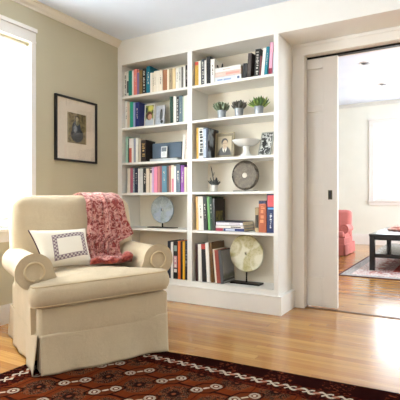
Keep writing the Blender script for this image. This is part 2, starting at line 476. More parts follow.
# ------------------------------------------------------------------ books
ORD = 'first second third fourth fifth sixth seventh eighth ninth tenth eleventh twelfth thirteenth fourteenth fifteenth sixteenth seventeenth eighteenth nineteenth twentieth twenty-first twenty-second twenty-third twenty-fourth twenty-fifth'.split()
SHELVES = {
    'left_1': (1.912, [
        (-2.839, -2.823, 0.242, 'c9c6bd', '', 'thin pale grey paperback'),
        (-2.823, -2.785, 0.238, 'e4e0d6', 'K', 'white book with heavy black spine lettering'),
        (-2.785, -2.760, 0.246, 'e2dfd6', 'D', 'slim white book with dark grey spine block'),
        (-2.760, -2.718, 0.247, '178a80', '', 'teal green hardback'),
        (-2.718, -2.697, 0.245, 'eceae2', '', 'slim white hardback'),
        (-2.697, -2.658, 0.254, 'e8837a', 'w', 'coral pink hardback'),
        (-2.658, -2.632, 0.216, '7d6c9c', '', 'muted violet paperback'),
        (-2.632, -2.591, 0.235, '8a6b3a', 'k', 'brown and olive hardback'),
        (-2.591, -2.546, 0.242, '15171f', 'W', 'black hardback with white spine marks'),
        (-2.546, -2.502, 0.258, '0b6f86', 'w', 'tall deep teal hardback'),
        (-2.500, -2.479, 0.191, 'efe9da', '', 'slim ivory paperback'),
        (-2.479, -2.452, 0.190, 'dfd5bf', 'k', 'cream paperback'),
        (-2.452, -2.427, 0.197, 'ece4d2', 'k', 'off white paperback'),
        (-2.427, -2.398, 0.198, 'f0eadc', '', 'plain ivory paperback'),
        (-2.398, -2.360, 0.198, 'ede5d4', 'k', 'wide ivory hardback'),
        (-2.360, -2.311, 0.198, 'a06a45', '', 'chestnut brown hardback'),
        (-2.311, -2.283, 0.194, 'efe6cf', '', 'pale cream hardback'),
        (-2.283, -2.250, 0.193, 'a8977a', 'k', 'olive tan hardback'),
        (-2.250, -2.216, 0.193, 'e6cfa0', '', 'sand coloured paperback'),
        (-2.216, -2.183, 0.191, 'efebe2', 'k', 'clean white paperback'),
        (-2.183, -2.152, 0.191, 'd3d1cb', 'k', 'light grey paperback'),
        (-2.152, -2.132, 0.193, '6f6d69', '', 'mid grey paperback'),
        (-2.132, -2.110, 0.196, 'f1efe9', '', 'slim bright white paperback'),
        (-2.110, -2.087, 0.204, '1c1c1e', 'w', 'black paperback'),
    ]),
    'left_2a': (1.607, [
        (-2.807, -2.773, 0.263, 'eceae3', 'k', 'white hardback'),
        (-2.773, -2.740, 0.254, 'd9bfa9', '', 'dusty beige paperback'),
        (-2.740, -2.700, 0.248, '23a586', '', 'emerald green paperback'),
        (-2.700, -2.682, 0.241, 'aab6dd', '', 'thin lavender blue booklet'),
        (-2.682, -2.637, 0.241, '1d2a72', 'w', 'navy blue hardback'),
    ]),
    'left_2b': (1.607, [
        (-2.279, -2.246, 0.247, '12402f', '', 'dark green hardback'),
        (-2.246, -2.210, 0.246, 'efeae0', '', 'white hardback'),
        (-2.210, -2.181, 0.240, '2b2c31', 'W', 'black hardback with white spine marks'),
        (-2.181, -2.143, 0.243, '586f7c', 'w', 'slate blue hardback'),
        (-2.143, -2.125, 0.235, 'b9c9b5', '', 'pale sage paperback'),
        (-2.125, -2.082, 0.237, 'ede6da', '', 'broad ivory hardback'),
    ]),
    'left_3a': (1.27, [
        (-2.798, -2.769, 0.256, 'a9d1c0', '', 'thin mint green paperback'),
        (-2.769, -2.749, 0.237, '22332d', '', 'blackish green paperback'),
        (-2.749, -2.718, 0.235, 'd06a5b', 'C', 'coral red paperback with a white top'),
        (-2.718, -2.696, 0.235, 'f0eeea', '', 'slim white paperback'),
        (-2.696, -2.669, 0.230, '9aa0b4', '', 'lavender grey paperback'),
        (-2.669, -2.641, 0.235, 'eeece4', '', 'white paperback'),
        (-2.641, -2.613, 0.226, 'bdb2a1', '', 'greige paperback'),
        (-2.613, -2.551, 0.208, '241c18', 'G', 'thick black hardback with gold spine lettering'),
    ]),
    'left_3b': (1.27, [
        (-2.139, -2.114, 0.227, 'efece6', '', 'slim white paperback'),
        (-2.114, -2.095, 0.230, 'e9e1d3', 'k', 'thin cream paperback'),
        (-2.095, -2.078, 0.230, 'e7a7a8', '', 'thin pink paperback'),
    ]),
    'left_4': (0.98, [
        (-2.776, -2.740, 0.237, 'e4dccd', '', 'cream hardback'),
        (-2.740, -2.707, 0.242, 'b65f76', '', 'rose pink hardback'),
        (-2.707, -2.685, 0.238, '7d909a', 'W', 'slate paperback with pale spine marks'),
        (-2.685, -2.641, 0.240, '1b2440', 'w', 'navy hardback'),
        (-2.641, -2.626, 0.232, 'f1f0ee', '', 'thin white booklet'),
        (-2.626, -2.590, 0.231, 'd5d6d6', '', 'light grey hardback'),
        (-2.590, -2.544, 0.235, '25262a', 'w', 'black hardback'),
        (-2.544, -2.507, 0.228, 'e3d2bf', '', 'beige hardback'),
        (-2.507, -2.477, 0.220, 'efe3d0', 'T', 'cream paperback with black square at top'),
        (-2.477, -2.454, 0.234, 'd2b6de', '', 'pale lilac paperback'),
        (-2.454, -2.417, 0.241, 'f094b1', '', 'candy pink hardback'),
        (-2.417, -2.390, 0.245, 'c57f7c', '', 'dusty rose paperback'),
        (-2.390, -2.366, 0.246, '8e4f55', '', 'maroon rose paperback'),
        (-2.366, -2.313, 0.246, '5c8ca3', 'w', 'wide sky slate hardback'),
        (-2.313, -2.291, 0.241, '4a3b36', '', 'dark brown paperback'),
        (-2.291, -2.269, 0.247, 'a46d5f', '', 'terracotta brown paperback'),
        (-2.269, -2.238, 0.249, 'efe2cd', 'R', 'cream paperback with a pink lower spine'),
        (-2.238, -2.210, 0.235, 'f0f0ef', '', 'bright white hardback'),
        (-2.210, -2.164, 0.253, '2f4558', 'w', 'dark slate blue hardback'),
        (-2.164, -2.123, 0.243, '8a4aa0', 'w', 'purple hardback'),
        (-2.123, -2.099, 0.225, 'e9dcc0', '', 'pale straw paperback'),
        (-2.099, -2.078, 0.223, '8d9487', '', 'grey green paperback'),
    ]),
    'left_6': (0.195, [
        (-2.305, -2.267, 0.338, '232a38', 'w', 'blue black hardback'),
        (-2.267, -2.237, 0.332, 'eceae6', '', 'white hardback'),
        (-2.237, -2.187, 0.336, '17171a', 'P', 'black hardback with pink and white spine marks'),
        (-2.187, -2.159, 0.344, 'd96a22', '', 'orange paperback'),
        (-2.159, -2.137, 0.341, '1a1a1c', '', 'slim black paperback'),
        (-2.137, -2.113, 0.344, 'e0a82a', '', 'golden yellow paperback'),
        (-2.113, -2.091, 0.349, '1d1f2b', 'w', 'black paperback'),
    ]),
    'right_1a': (1.91, [
        (-2.006, -1.969, 0.213, 'bd9537', 'Q', 'mustard yellow hardback with a red top'),
        (-1.969, -1.945, 0.213, 'efece2', '', 'slim white hardback'),
        (-1.945, -1.912, 0.227, '3a3f4a', 'W', 'charcoal hardback with white spine marks'),
        (-1.912, -1.892, 0.214, 'eceae5', '', 'thin white paperback'),
        (-1.892, -1.853, 0.240, '161618', '', 'tall black hardback'),
        (-1.853, -1.814, 0.213, 'ebe8e2', 'k', 'white hardback with a grey spine title'),
    ]),
    'right_1b': (1.91, [
        (-1.533, -1.497, 0.125, '1d1d1f', '', 'short black hardback'),
        (-1.497, -1.462, 0.205, '3a2f2c', '', 'dark brown hardback'),
        (-1.429, -1.382, 0.226, '20211f', 'W', 'black hardback with speckled white spine marks'),
        (-1.382, -1.368, 0.165, '6b2d33', '', 'thin maroon paperback'),
        (-1.368, -1.342, 0.221, 'f0eee8', '', 'white hardback'),
        (-1.342, -1.315, 0.228, '0f7f92', 'w', 'teal hardback'),
        (-1.315, -1.287, 0.258, 'e3a6bd', 'M', 'tall pink hardback with a maroon foot'),
        (-1.287, -1.269, 0.182, 'c6d2df', '', 'thin pale blue booklet'),
    ]),
    'right_3': (1.27, [
        (-1.997, -1.974, 0.277, 'cfa23c', '', 'thin golden yellow hardback'),
        (-1.974, -1.922, 0.273, 'edebe4', 'Z', 'white hardback with bold black spine letters'),
        (-1.922, -1.876, 0.267, '28384f', 'L', 'big dark blue picture book'),
    ]),
    'right_5a': (0.645, [
        (-2.002, -1.976, 0.295, 'd7a75a', '', 'tan yellow paperback'),
        (-1.976, -1.925, 0.295, 'e9e6df', 'k', 'white hardback with a pale worn spine'),
        (-1.925, -1.891, 0.293, '22272a', 'w', 'black hardback'),
        (-1.891, -1.866, 0.295, '5f9c4c', '', 'slim bright green paperback'),
        (-1.866, -1.839, 0.291, '1e3f2f', 'w', 'dark green hardback'),
        (-1.839, -1.818, 0.276, '1b1a17', '', 'black hardback with olive picture on cover'),
    ]),
    'right_5b': (0.645, [
        (-1.438, -1.406, 0.201, 'b9a37e', 'J', 'tan paperback with a dark lower spine'),
        (-1.402, -1.337, 0.259, 'b35f3c', 'V', 'orange brown hardback with a navy rim'),
        (-1.333, -1.264, 0.311, '1a2a5e', 'U', 'big navy hardback with a coral upper spine'),
    ]),
    'right_6': (0.195, [
        (-2.002, -1.977, 0.327, '3a1718', '', 'thin dark red hardback'),
        (-1.977, -1.943, 0.327, 'e9e7e2', '', 'white hardback'),
        (-1.943, -1.902, 0.331, '1b1a1c', 'Q', 'black hardback with a red top block'),
        (-1.899, -1.866, 0.343, 'efece6', '', 'tall white hardback'),
        (-1.866, -1.837, 0.349, '6a4a25', '', 'tall brown hardback'),
        (-1.837, -1.814, 0.290, 'e8e0cf', '', 'low cream paperback'),
        (-1.814, -1.779, 0.284, '93402f', '', 'red brown paperback'),
        (-1.779, -1.751, 0.285, '4d4f52', '', 'grey hardback with landscape picture on cover'),
    ]),
}
PAGES = paint('efe6d2', .8, .1, 200, 'book_pages')
def marks(code, w, h, rnd):
    """rectangles (x0,x1,z0,z1,colour) on the spine, in fractions of width / height"""
    R = []
    def col(c, z0, z1, step, x0=.3, x1=.7, gap=.35):
        z = z0
        while z < z1:
            l = step * rnd.uniform(.4, 1.7); R.append((x0 + rnd.uniform(-.06, .14), x1 + rnd.uniform(-.14, .06), z, min(z1, z + l * (1 - gap * rnd.uniform(.5, 1.3))), c)); z += l
    if code == 'w': col('d8d4c8', .35, .78, .07, .38, .62)
    elif code == 'k': col('4a4642', .35, .8, .06, .4, .6)
    elif code == 'W': col('c9c6be', .08, .9, .08, .26, .7, .5)
    elif code == 'K': col('17171a', .06, .9, .13, .3, .75, .2)
    elif code == 'D': R.append((.1, .95, .15, .62, '4b4d50'))
    elif code == 'C': R.append((.0, 1, .6, 1, 'efe9e2'))
    elif code == 'G': col('a88a4e', .6, .85, .08, .2, .8); col('a88a4e', .25, .4, .06, .2, .8); R.append((.35, .65, .48, .55, 'c9b07a'))
    elif code == 'T': R.append((.1, .95, .83, .97, '241c1a'))
    elif code == 'R': R.append((.25, 1, .0, .5, 'd57f92'))
    elif code == 'P': R += [(.15, .85, .3, .62, 'c998a0'), (.2, .8, .18, .27, 'e4e0dc'), (.2, .8, .75, .9, '8fa6a0')]; col('e6e3da', .32, .6, .1, .3, .7)
    elif code == 'Q': R.append((0, 1, .86, 1, 'b23a2c'))
    elif code == 'L': R.append((.05, .6, .03, .96, 'b9c8dc')); col('f1f2f0', .3, .7, .06, .2, .5)
    elif code == 'M': R.append((0, 1, 0, .2, '8c2440'))
    elif code == 'Z': col('1a1b1e', .1, .95, .085, .2, .85, .3)
    elif code == 'J': R += [(.1, .95, .18, .7, '3b352c')]
    elif code == 'V': R += [(0, 1, .9, 1, '232c4c')]; col('e39a6c', .3, .82, .1, .25, .75)
    elif code == 'U': R += [(.1, 1, .67, .97, 'd9585c'), (.15, .95, .6, .645, '5f9ad0')]; col('e8ecf2', .12, .5, .055, .42, .62)
    return R
def make_book(x, y, z, w, h, dep, hexc, code, rnd, cover_pic=None):
    t = .0028
    rough = rnd.choice((.35, .5, .6))
    m = MB(); m.box(0, w, 0, t, 0, h); m.box(0, t, t, dep, 0, h); m.box(w - t, w, t, dep, 0, h)
    o = m.build('book', paint(hexc, rough, .05, 40), None, bevel=.0012)
    o.location = (x, y, z)
    m = MB(); m.box(t, w - t, t, dep - .006, .004, h - .005); m.build('pages', PAGES, o)
    R = marks(code, w, h, rnd)
    if R:
        cols = []; m = MB()
        for k, (a, b, c, d_, cc) in enumerate(R):
            if cc not in cols: cols.append(cc)
            e = .0005 + .0001 * k
            m.box(a * w, b * w, -e, .0002, max(.002, c * h), min(h - .002, d_ * h), cols.index(cc))
        m.build('spine_lettering', [paint(c, .5) for c in cols], o)
    if cover_pic:
        m = MB(); m.box(w - .0001, w + .0006, .006, dep - .004, .006, h - .006); m.build('cover_picture', cover_pic, o)
    return o
def pic_mat(name, fn):
    s = Shader(name); x, y, z = s.xyz(); fn(s, x, y, z); s.set(rough=.4); return s.m
def olive_cover(s, x, y, z):
    c = s.mix(s.rect(y, z, .02, .15, .03, .17), '1d1c18', '7d7a35')
    c = s.mix(s.noise(25).below(.45, .1) * s.rect(y, z, .02, .15, .03, .17), c, '2c2a1c'); s.color(c)
def blue_cover(s, x, y, z):
    n = s.noise(9, detail=2)
    c = s.mix(n.below(.5, .08), '16202e', 'b9c9d8'); c = s.mix(s.noise(6, s.vec(y, z, 3.1)).below(.42, .08), c, '3b2c28'); s.color(c)
def land_cover(s, x, y, z):
    n = s.noise(14, detail=4)
    c = s.mix((z + n * .06).below(.11, .02), '8b8d90', '56574c'); c = s.mix((z + n * .05).below(.06, .01), c, '9a9c9c')
    c = s.mix(s.rect(y, z, 0, 1, .018, .035), c, '2a2a2a'); s.color(c)
COVERS = {('right_5a', 5): pic_mat('olive_picture_cover', olive_cover), ('right_3', 2): pic_mat('blue_picture_cover', blue_cover),
          ('right_6', 7): pic_mat('landscape_cover', land_cover)}
WHERE = {'left_1': 'top shelf of left bay', 'left_2a': 'second shelf of left bay', 'left_2b': 'right of silver framed photo',
         'left_3a': 'third shelf of left bay', 'left_3b': 'right of speaker dock', 'left_4': 'fourth shelf of left bay', 'left_6': 'bottom shelf of left bay',
         'right_1a': 'top shelf of right bay', 'right_1b': 'right of white flat stack', 'right_3': 'third shelf of right bay', 'right_5a': 'fifth shelf of right bay',
         'right_5b': 'right of dark flat stack', 'right_6': 'bottom shelf of right bay'}
LEAN = {'right_1b': [4, 3.5, 3, 3, 5.5, 5.5, 3, 2], 'right_6': [0, -1, -2, -3, -4, -5.5, -5.5, -5.5], 'left_2b': [-2, 0, 0, 0, 0, 0], 'right_5a': [-2, -2, -2, -3, -2, -1], 'left_3b': [2, 1, 0]}
DEPTH = {'left_1': {9: .235}, 'right_3': {2: .2}, 'right_6': {7: .22, 4: .235, 3: .2}, 'left_3a': {7: .15}, 'right_1a': {4: .24}}
END = {}
for key, (z, books) in SHELVES.items():
    rnd = random.Random(key)
    leans = LEAN.get(key, [0] * len(books))
    zz = {1.912: 1.911, 1.91: 1.911, 1.607: 1.606, 1.27: 1.269, .98: .979, .645: .644, .195: .194}[z]
    lo = (L0 if key[0] == 'l' else R0) + .001; hi = (L1 if key[0] == 'l' else R1) - .001
    END[key] = lo
    def corners(px, pz, w, h, th):
        c, s_ = math.cos(th), math.sin(th)
        return [(px + x * c + zq * s_, pz - x * s_ + zq * c) for x, zq in ((0, 0), (w, 0), (w, h), (0, h))]
    def apart(A, B):
        for P in (A, B):
            for k in range(4):
                ex, ez = P[(k + 1) % 4][0] - P[k][0], P[(k + 1) % 4][1] - P[k][1]
                nx, nz = ez, -ex
                a_ = [p[0] * nx + p[1] * nz for p in A]; b_ = [p[0] * nx + p[1] * nz for p in B]
                if max(a_) < min(b_) + 1e-9 or max(b_) < min(a_) + 1e-9: return True
        return False
    placed = []
    for i, (x0, x1, h, hexc, code, desc) in enumerate(books):
        th = math.radians(leans[i]); w = max(.012, (x1 - max(x0, lo, placed[-1][0] + placed[-1][2] if placed and th == 0 else lo) - .0006) * math.cos(th))
        pz = zz + .0008 + (w * math.sin(th) if th > 0 else 0)
        px = max(x0, lo) + (h * math.sin(-th) * .6 if th < 0 else -h * math.sin(th) * .5)
        if placed:
            if all(leans[q] == 0 for q in (i, i - 1)): px = max(px, placed[-1][0] + placed[-1][2] + .0006)
            while not apart(corners(placed[-1][0] + .0008, placed[-1][1], *placed[-1][2:]), corners(px, pz, w, h, th)) or corners(px, pz, w, h, th)[0][0] < placed[-1][0]: px += .0005
        while min(c[0] for c in corners(px, pz, w, h, th)) < lo: px += .0005
        placed.append((px, pz, w, h, th))
    over = max(max(c[0] for c in corners(*p)) for p in placed) - hi
    for i, (x0, x1, h, hexc, code, desc) in enumerate(books):
        px, pz, w, h, th = placed[i]
        if over > 0: px -= over
        dep = DEPTH.get(key, {}).get(i) or min(.22, max(.13, h * rnd.uniform(.66, .8)))
        o = make_book(0, 0, 0, w, h, dep, hexc, code, rnd, COVERS.get((key, i)))
        o.location = (px, 3.316 + rnd.uniform(0, .014), pz); o.rotation_euler = (0, th, 0)
        END[key] = max(END[key], max(c[0] for c in corners(px, pz, w, h, th)))
        tag(o, '%s, %s from left, %s' % (desc, ORD[i], WHERE[key]), 'book', 'books on the ' + WHERE[key] if 'shelf' in WHERE[key] else 'books ' + WHERE[key])

def flat_book(x0, x1, y0, dep, z0, h, hexc, label, group, spine=None, rz=0, plain=False):
    """a book lying down, spine to the room"""
    w = x1 - x0; t = .003
    m = MB(); m.box(-w/2, w/2, 0, t, 0, h); m.box(-w/2, w/2, t, dep, 0, t); m.box(-w/2, w/2, t, dep, h - t, h)
    o = m.build('book', paint(hexc, .5, .05, 40), None, bevel=.004)
    o.location = ((x0 + x1) / 2, y0, z0); o.rotation_euler = (0, 0, rz)
    m = MB(); m.box(-w/2 + .004, w/2 - .004, t, dep - .006, t, h - t); m.build('pages', PAGES, o)
    if spine:
        cols = []; m = MB()
        for k, (a, b, c, d_, cc) in enumerate(spine):
            if cc not in cols: cols.append(cc)
            m.box(-w/2 + a * w, -w/2 + b * w, -.0006 - .0001 * k, .0002, c * h, d_ * h, cols.index(cc))
        m.build('spine_lettering', [paint(c, .5) for c in cols], o)
    return tag(o, label, 'book', group)
G = 'books lying flat on the top shelf of right bay'
flat_book(END['right_1a'] + .002, -1.560, 3.328, .215, 1.9116, .048, 'dde2e8', 'white hardback lying flat, lowest of top shelf stack in right bay', G,
          [(.1, .3, .35, .6, '8ea4c8'), (.34, .62, .3, .6, '9db0d2'), (.85, .93, .3, .7, '5b6d92')])
flat_book(END['right_1a'] + .005, -1.562, 3.326, .21, 1.9602, .041, 'd8c3b8', 'white and pink book lying flat, middle of top shelf stack in right bay', G,
          [(.42, .95, .25, .72, 'd99a8e'), (.05, .3, .4, .6, 'd8cfc4')])
flat_book(END['right_1a'] + .007, -1.566, 3.328, .215, 2.0025, .036, 'f0eeea', 'white hardback lying flat, topmost of top shelf stack in right bay', G,
          [(.3, .6, .4, .6, 'c9b8ae')])
G = 'books lying flat on the fifth shelf of right bay'
flat_book(END['right_5a'] + .004, -1.732, 3.325, .16, .6446, .024, 'a33047', 'small red book lying flat, bottom left of fifth shelf stack', G)
flat_book(-1.728, -1.535, 3.330, .22, .6446, .0242, '23346e', 'navy blue book lying flat, bottom right of fifth shelf stack', G, [(.1, .55, .2, .8, 'c9cfe4')])
flat_book(END['right_5a'] + .005, -1.537, 3.322, .21, .6694, .022, 'e6e1da', 'thin off white book lying flat, middle of fifth shelf stack', G, [(.55, .9, .3, .7, '4f4a46')], rz=.01)
flat_book(END['right_5a'] + .006, -1.545, 3.326, .215, .692, .036, '3a3d52', 'dark slate hardback lying flat, topmost of fifth shelf stack', G, [(.0, 1, .1, .72, 'eceaf0'), (.5, .9, .35, .5, '8d8a95')], rz=-.01)

# ------------------------------------------------------------------ things on the shelves
def photo_frame(name, label, x0, x1, z, h, y, lean, fw, fhex, pic, group=None, depth=.012, rz=0, ph=None):
    """picture frame leaning back; front face towards the room"""
    w = x1 - x0
    r = empty(name, ((x0 + x1) / 2, y, z + .0008 + depth * math.sin(lean)), rx=-lean, rz=rz); tag(r, label, 'photo frame', group)
    m = MB(); m.box(-w/2, w/2, 0, depth, 0, fw); m.box(-w/2, w/2, 0, depth, h - fw, h); m.box(-w/2, -w/2 + fw, 0, depth, fw, h - fw); m.box(w/2 - fw, w/2, 0, depth, fw, h - fw)
    m.build('frame', paint(fhex, .4), r, bevel=.0015)
    m = MB(); m.box(-w/2 + fw, w/2 - fw, .003, depth - .001, fw, h - fw); m.build('photograph', pic, r)
    return r
def child_pic(s, x, y, z):
    n = s.noise(22, detail=1)
    c = s.mix(n.below(.5, .12), '8a9a4a', '2f3f2a')
    c = s.mix(s.ell(x, z, .012, .19, .03, .03, .4), c, 'd8d36a')
    c = s.mix(s.ell(x, z, -.05, .17, .02, .03, .4), c, '243024')
    c = s.mix(s.ell(x, z, .0, .04, .055, .06), c, 'cdd5dc')
    c = s.mix(s.ell(x, z, -.002, .115, .036, .042), c, '5a3422')
    c = s.mix(s.ell(x, z, .005, .103, .024, .028), c, 'd09a80')
    s.color(c)
photo_frame('photo_frame', 'white framed colour photo of a small child, second shelf', -2.632, -2.512, 1.606, .228, 3.40, .06, .012, 'e9e6de', pic_mat('child_photo', child_pic), 'photo frames on the second shelf of left bay')
def small_pic(s, x, y, z):
    c = s.mix(s.noise(30).below(.5, .2), 'c9cdd6', 'b4bac6')
    c = s.mix(s.ell(x, z, .012, .11, .017, .055), c, '55585e'); c = s.mix(s.ell(x, z, .012, .155, .01, .013), c, '3a3a3c')
    c = s.mix(s.ell(x, z, .022, .045, .016, .016), c, '2b2c30'); s.color(c)
photo_frame('photo_frame', 'silver framed pale photo with a dark standing figure, second shelf', -2.503, -2.395, 1.606, .205, 3.40, .10, .011, 'c3c6cc', pic_mat('pale_photo', small_pic), 'photo frames on the second shelf of left bay')
def man_pic(s, x, y, z):
    c = s.mix(s.noise(9).below(.5, .2), '8f8062', '7d7054')
    inner = s.rect(x, z, -.066, .066, .03, .196)
    c = s.mix(inner, '6b5f44', c)
    c = s.mix(inner, c, s.mix(s.noise(6).below(.5, .3), 'b3a486', '9a8c70'))
    suit = s.ell(x, z, 0, .020, .068, .088) * z.gt(.03)
    c = s.mix(suit, c, '1d1a17')
    c = s.mix((x.abs() * 1.6 + .028).lt(z - .015) * z.lt(.098) * z.gt(.03) * x.abs().lt(.02), c, 'dcd4c4')
    c = s.mix(x.abs().lt(.005) * s.rect(x, z, -.1, .1, .03, .088), c, '26231f')
    c = s.mix(s.ell(x, z, 0, .096, .014, .02), c, 'b19f88')
    c = s.mix(s.ell(x, z, -.001, .146, .032, .034), c, '1c1713')
    c = s.mix(s.ell(x, z, .003, .127, .025, .036), c, 'b39a7c')
    c = s.mix(s.ell(x, z, -.007, .135, .006, .003) .mx(s.ell(x, z, .013, .135, .006, .003)), c, '3c332b')
    c = s.mix(s.ell(x, z, .003, .11, .008, .0025), c, '6e5a4b')
    s.color(c)
photo_frame('photo_frame', 'sepia portrait of a man in dark suit and tie', -1.858, -1.672, 1.269, .228, 3.41, .09, .008, '9b8c6c', pic_mat('portrait_photo', man_pic))
def bw_pic(s, x, y, z):
    n = s.noise(26, detail=3, dist=1.5)
    c = s.mix(n.below(.5, .06), 'd6d8d4', '3a3c3b'); c = s.mix(s.ell(x, z, -.015, .11, .02, .03), c, '1c1d1d'); s.color(c)
photo_frame('photo_frame', 'leaning grey framed black and white picture beside white compote', -1.438, -1.322, 1.269, .215, 3.375, .36, .010, '9a9d93', pic_mat('abstract_photo', bw_pic), rz=-.1)

# speaker dock with a music player
dk = empty('speaker_dock', (-2.366, 3.385, 1.2696)); tag(dk, 'slate blue speaker dock on third shelf of left bay', 'speaker')
m = MB(); m.soft((0, .045, .106), (.168, .028, .074), .012, 4); m.build('speaker_body', paint('5c6c7e', .75, .12, 300), dk, smooth=True)
m = MB(); m.box(.162, .172, .02, .072, .034, .178); m.build('end_cap', paint('1c2028', .4), dk, bevel=.003)
m = MB(); m.box(-.172, -.162, .02, .072, .034, .178); m.build('end_cap', paint('1c2028', .4), dk, bevel=.003)
m = MB(); m.soft((0, .02, .014), (.16, .06, .0138), .01, 4); m.build('dock_base', paint('c9ced2', .4), dk, smooth=True)
m = MB(); m.box(.0, .055, -.03, .0, .0278, .034); m.build('connector', paint('22252a', .4), dk)
ip = empty('music_player', (-2.372, 3.362, 1.3044), rx=-.06); tag(ip, 'small white music player standing in slate blue speaker dock', 'music player')
m = MB(); m.soft((0, .006, .053), (.034, .0055, .052), .005, 4); m.build('case', paint('eef0f0', .3), ip, smooth=True)
m = MB(); m.box(-.027, .027, -.0006, .001, .058, .097); m.build('screen', paint('77808a', .3), ip)
m = MB(); m.lathe([(0, -.0008), (.02, -.0008), (.021, 0), (.02, .001)], 24, (0, 0, .031), axis='y'); m.build('click_wheel', paint('dfe1e2', .4), ip)

# stone discs on stands
def stone_mat(name, a, b, c, sc_=14, warm=None):
    s = Shader(name)
    n = s.noise(sc_, detail=6, rough=.65, dist=.6); k = s.noise(sc_ * 6, detail=4, rough=.7)
    col = s.mix(n.below(.52, .14), a, b); col = s.mix(k.below(.44, .08) * .6, col, c)
    if warm: col = s.mix(s.noise(sc_ * .5, detail=2, dist=1.2).below(.42, .07) * .85, col, warm)
    s.color(col).set(rough=.6); s.bump(k, .5, .004)
    return s.m
def stone_disc(name, label, x, y, z, zc, R, hole, th, mat, base, post=True, rz=0, wob=.02, base_mat=None):
    r = empty(name, (x, y, z + .0005), rz=rz); tag(r, label, 'stone disc')
    rnd = random.Random(label)
    ph = [rnd.uniform(0, 6.28) for _ in range(4)]
    def rad(a): return R * (1 + wob * (math.sin(2 * a + ph[0]) * .5 + math.sin(3 * a + ph[1]) * .4 + math.sin(7 * a + ph[2]) * .2))
    prof = []
    for i in range(9):
        t = PI * i / 8; prof.append((1 - .35 * th / R * (1 - math.sin(t)), -th / 2 * math.cos(t)))
    m = MB(); n = 72; rings = []
    ring = [(hole / R, -th / 2 * .9)] + [(q, -th / 2) for q in (hole / R + .05, .4, .6, .8, .93)] + prof + [(q, th / 2) for q in (.93, .8, .6, .4, hole / R + .05)] + [(hole / R, th / 2 * .9)]
    L = len(ring)
    def fn(u, v):
        a = 2 * PI * u; k = min(L - 1, int(round(v * (L)))) % L
        q, yy = ring[k]
        rr = hole + (rad(a) - hole) * max(0, (q - hole / R) / (1 - hole / R))
        return (rr * math.cos(a), yy, zc - z + rr * math.sin(a))
    vs = []
    for k in range(n):
        for j in range(L): vs.append(fn(k / n, j / L))
    fs = [(k * L + j, ((k + 1) % n) * L + j, ((k + 1) % n) * L + (j + 1) % L, k * L + (j + 1) % L) for k in range(n) for j in range(L)]
    m.add(vs, fs); m.build('stone_disc', mat, r, smooth=True)
    bw, bd, bh = base; bm = base_mat or DARKMETAL
    m = MB(); m.box(-bw/2, bw/2, -bd/2, bd/2, 0, bh); m.build('stand_base', bm, r, bevel=.001)
    if post:
        m = MB(); m.box(-.006, .006, -.004, .004, bh, zc - z - R + .02); m.build('stand_post', bm, r)
    return r
stone_disc('stone_disc', 'pale blue grey stone disc on thin black stand, left bay', -2.441, 3.44, .644, .818, .131, .012, .018,
           stone_mat('blue_grey_stone', 'b9c1c2', '8f9c9f', '6f7c80', 16, 'a9b4c6'), (.30, .085, .007), wob=.012)
stone_disc('stone_disc', 'dark grey brown carved stone disc with pale centre', -1.575, 3.44,   .979, 1.119, .1265, .017, .03,
           stone_mat('dark_carved_stone', '857b6d', '6c6357', '4f483f', 26), (.20, .07, .010), wob=.006, base_mat=paint('75706a', .5))
stone_disc('stone_disc', 'large mottled cream and olive stone disc on black stand', -1.563, 3.44, .194, .452, .158, .010, .03,
           stone_mat('cream_olive_stone', 'cfc9a6', 'b5ad7c', '97905f', 10, 'e2dfcd'), (.27, .10, .012), wob=.03, rz=0)
dc = [o for o in bpy.data.objects if o.get('label', '').startswith('dark grey brown')][0]
m = MB(); m.lathe([(0, -.018), (.014, -.018), (.022, -.016), (.024, -.012), (.024, .0), (.017, .0)], 28, (0, 0, 1.119 - .979), axis='y')
m.build('pale_centre', paint('d9d3c6', .5), dc, smooth=True)

# succulents in zinc pots
def leaf(m, base, d, L, W, cup=.25, mi=0, droop=0):
    d = Vector(d).normalized(); side = d.cross(Vector((0, 0, 1)))
    if side.length < .1: side = Vector((1, 0, 0))
    side.normalize(); up = side.cross(d).normalized()
    prof = [(0, .35), (.3, .85), (.6, 1.0), (.85, .6), (1, .02)]
    vs = []
    for t, w in prof:
        c = Vector(base) + d * L * t + up * (cup * L * t * t) - Vector((0, 0, droop * L * t * t))
        th = W * .28 * w
        vs += [c - side * W * w / 2, c + up * th, c + side * W * w / 2, c - up * th]
    fs = []
    for i in range(len(prof) - 1):
        for k in range(4):
            fs.append((4*i + k, 4*i + (k+1) % 4, 4*i + 4 + (k+1) % 4, 4*i + 4 + k))
    m.add(vs, fs, mi)
def zinc():
    s = Shader('weathered_zinc'); n = s.noise(60, detail=4)
    s.color(s.mix(n, '7f858b', 'b9bfc6')).set(metal=.55, rough=n * .3 + .3); return s.m
ZINC = zinc()
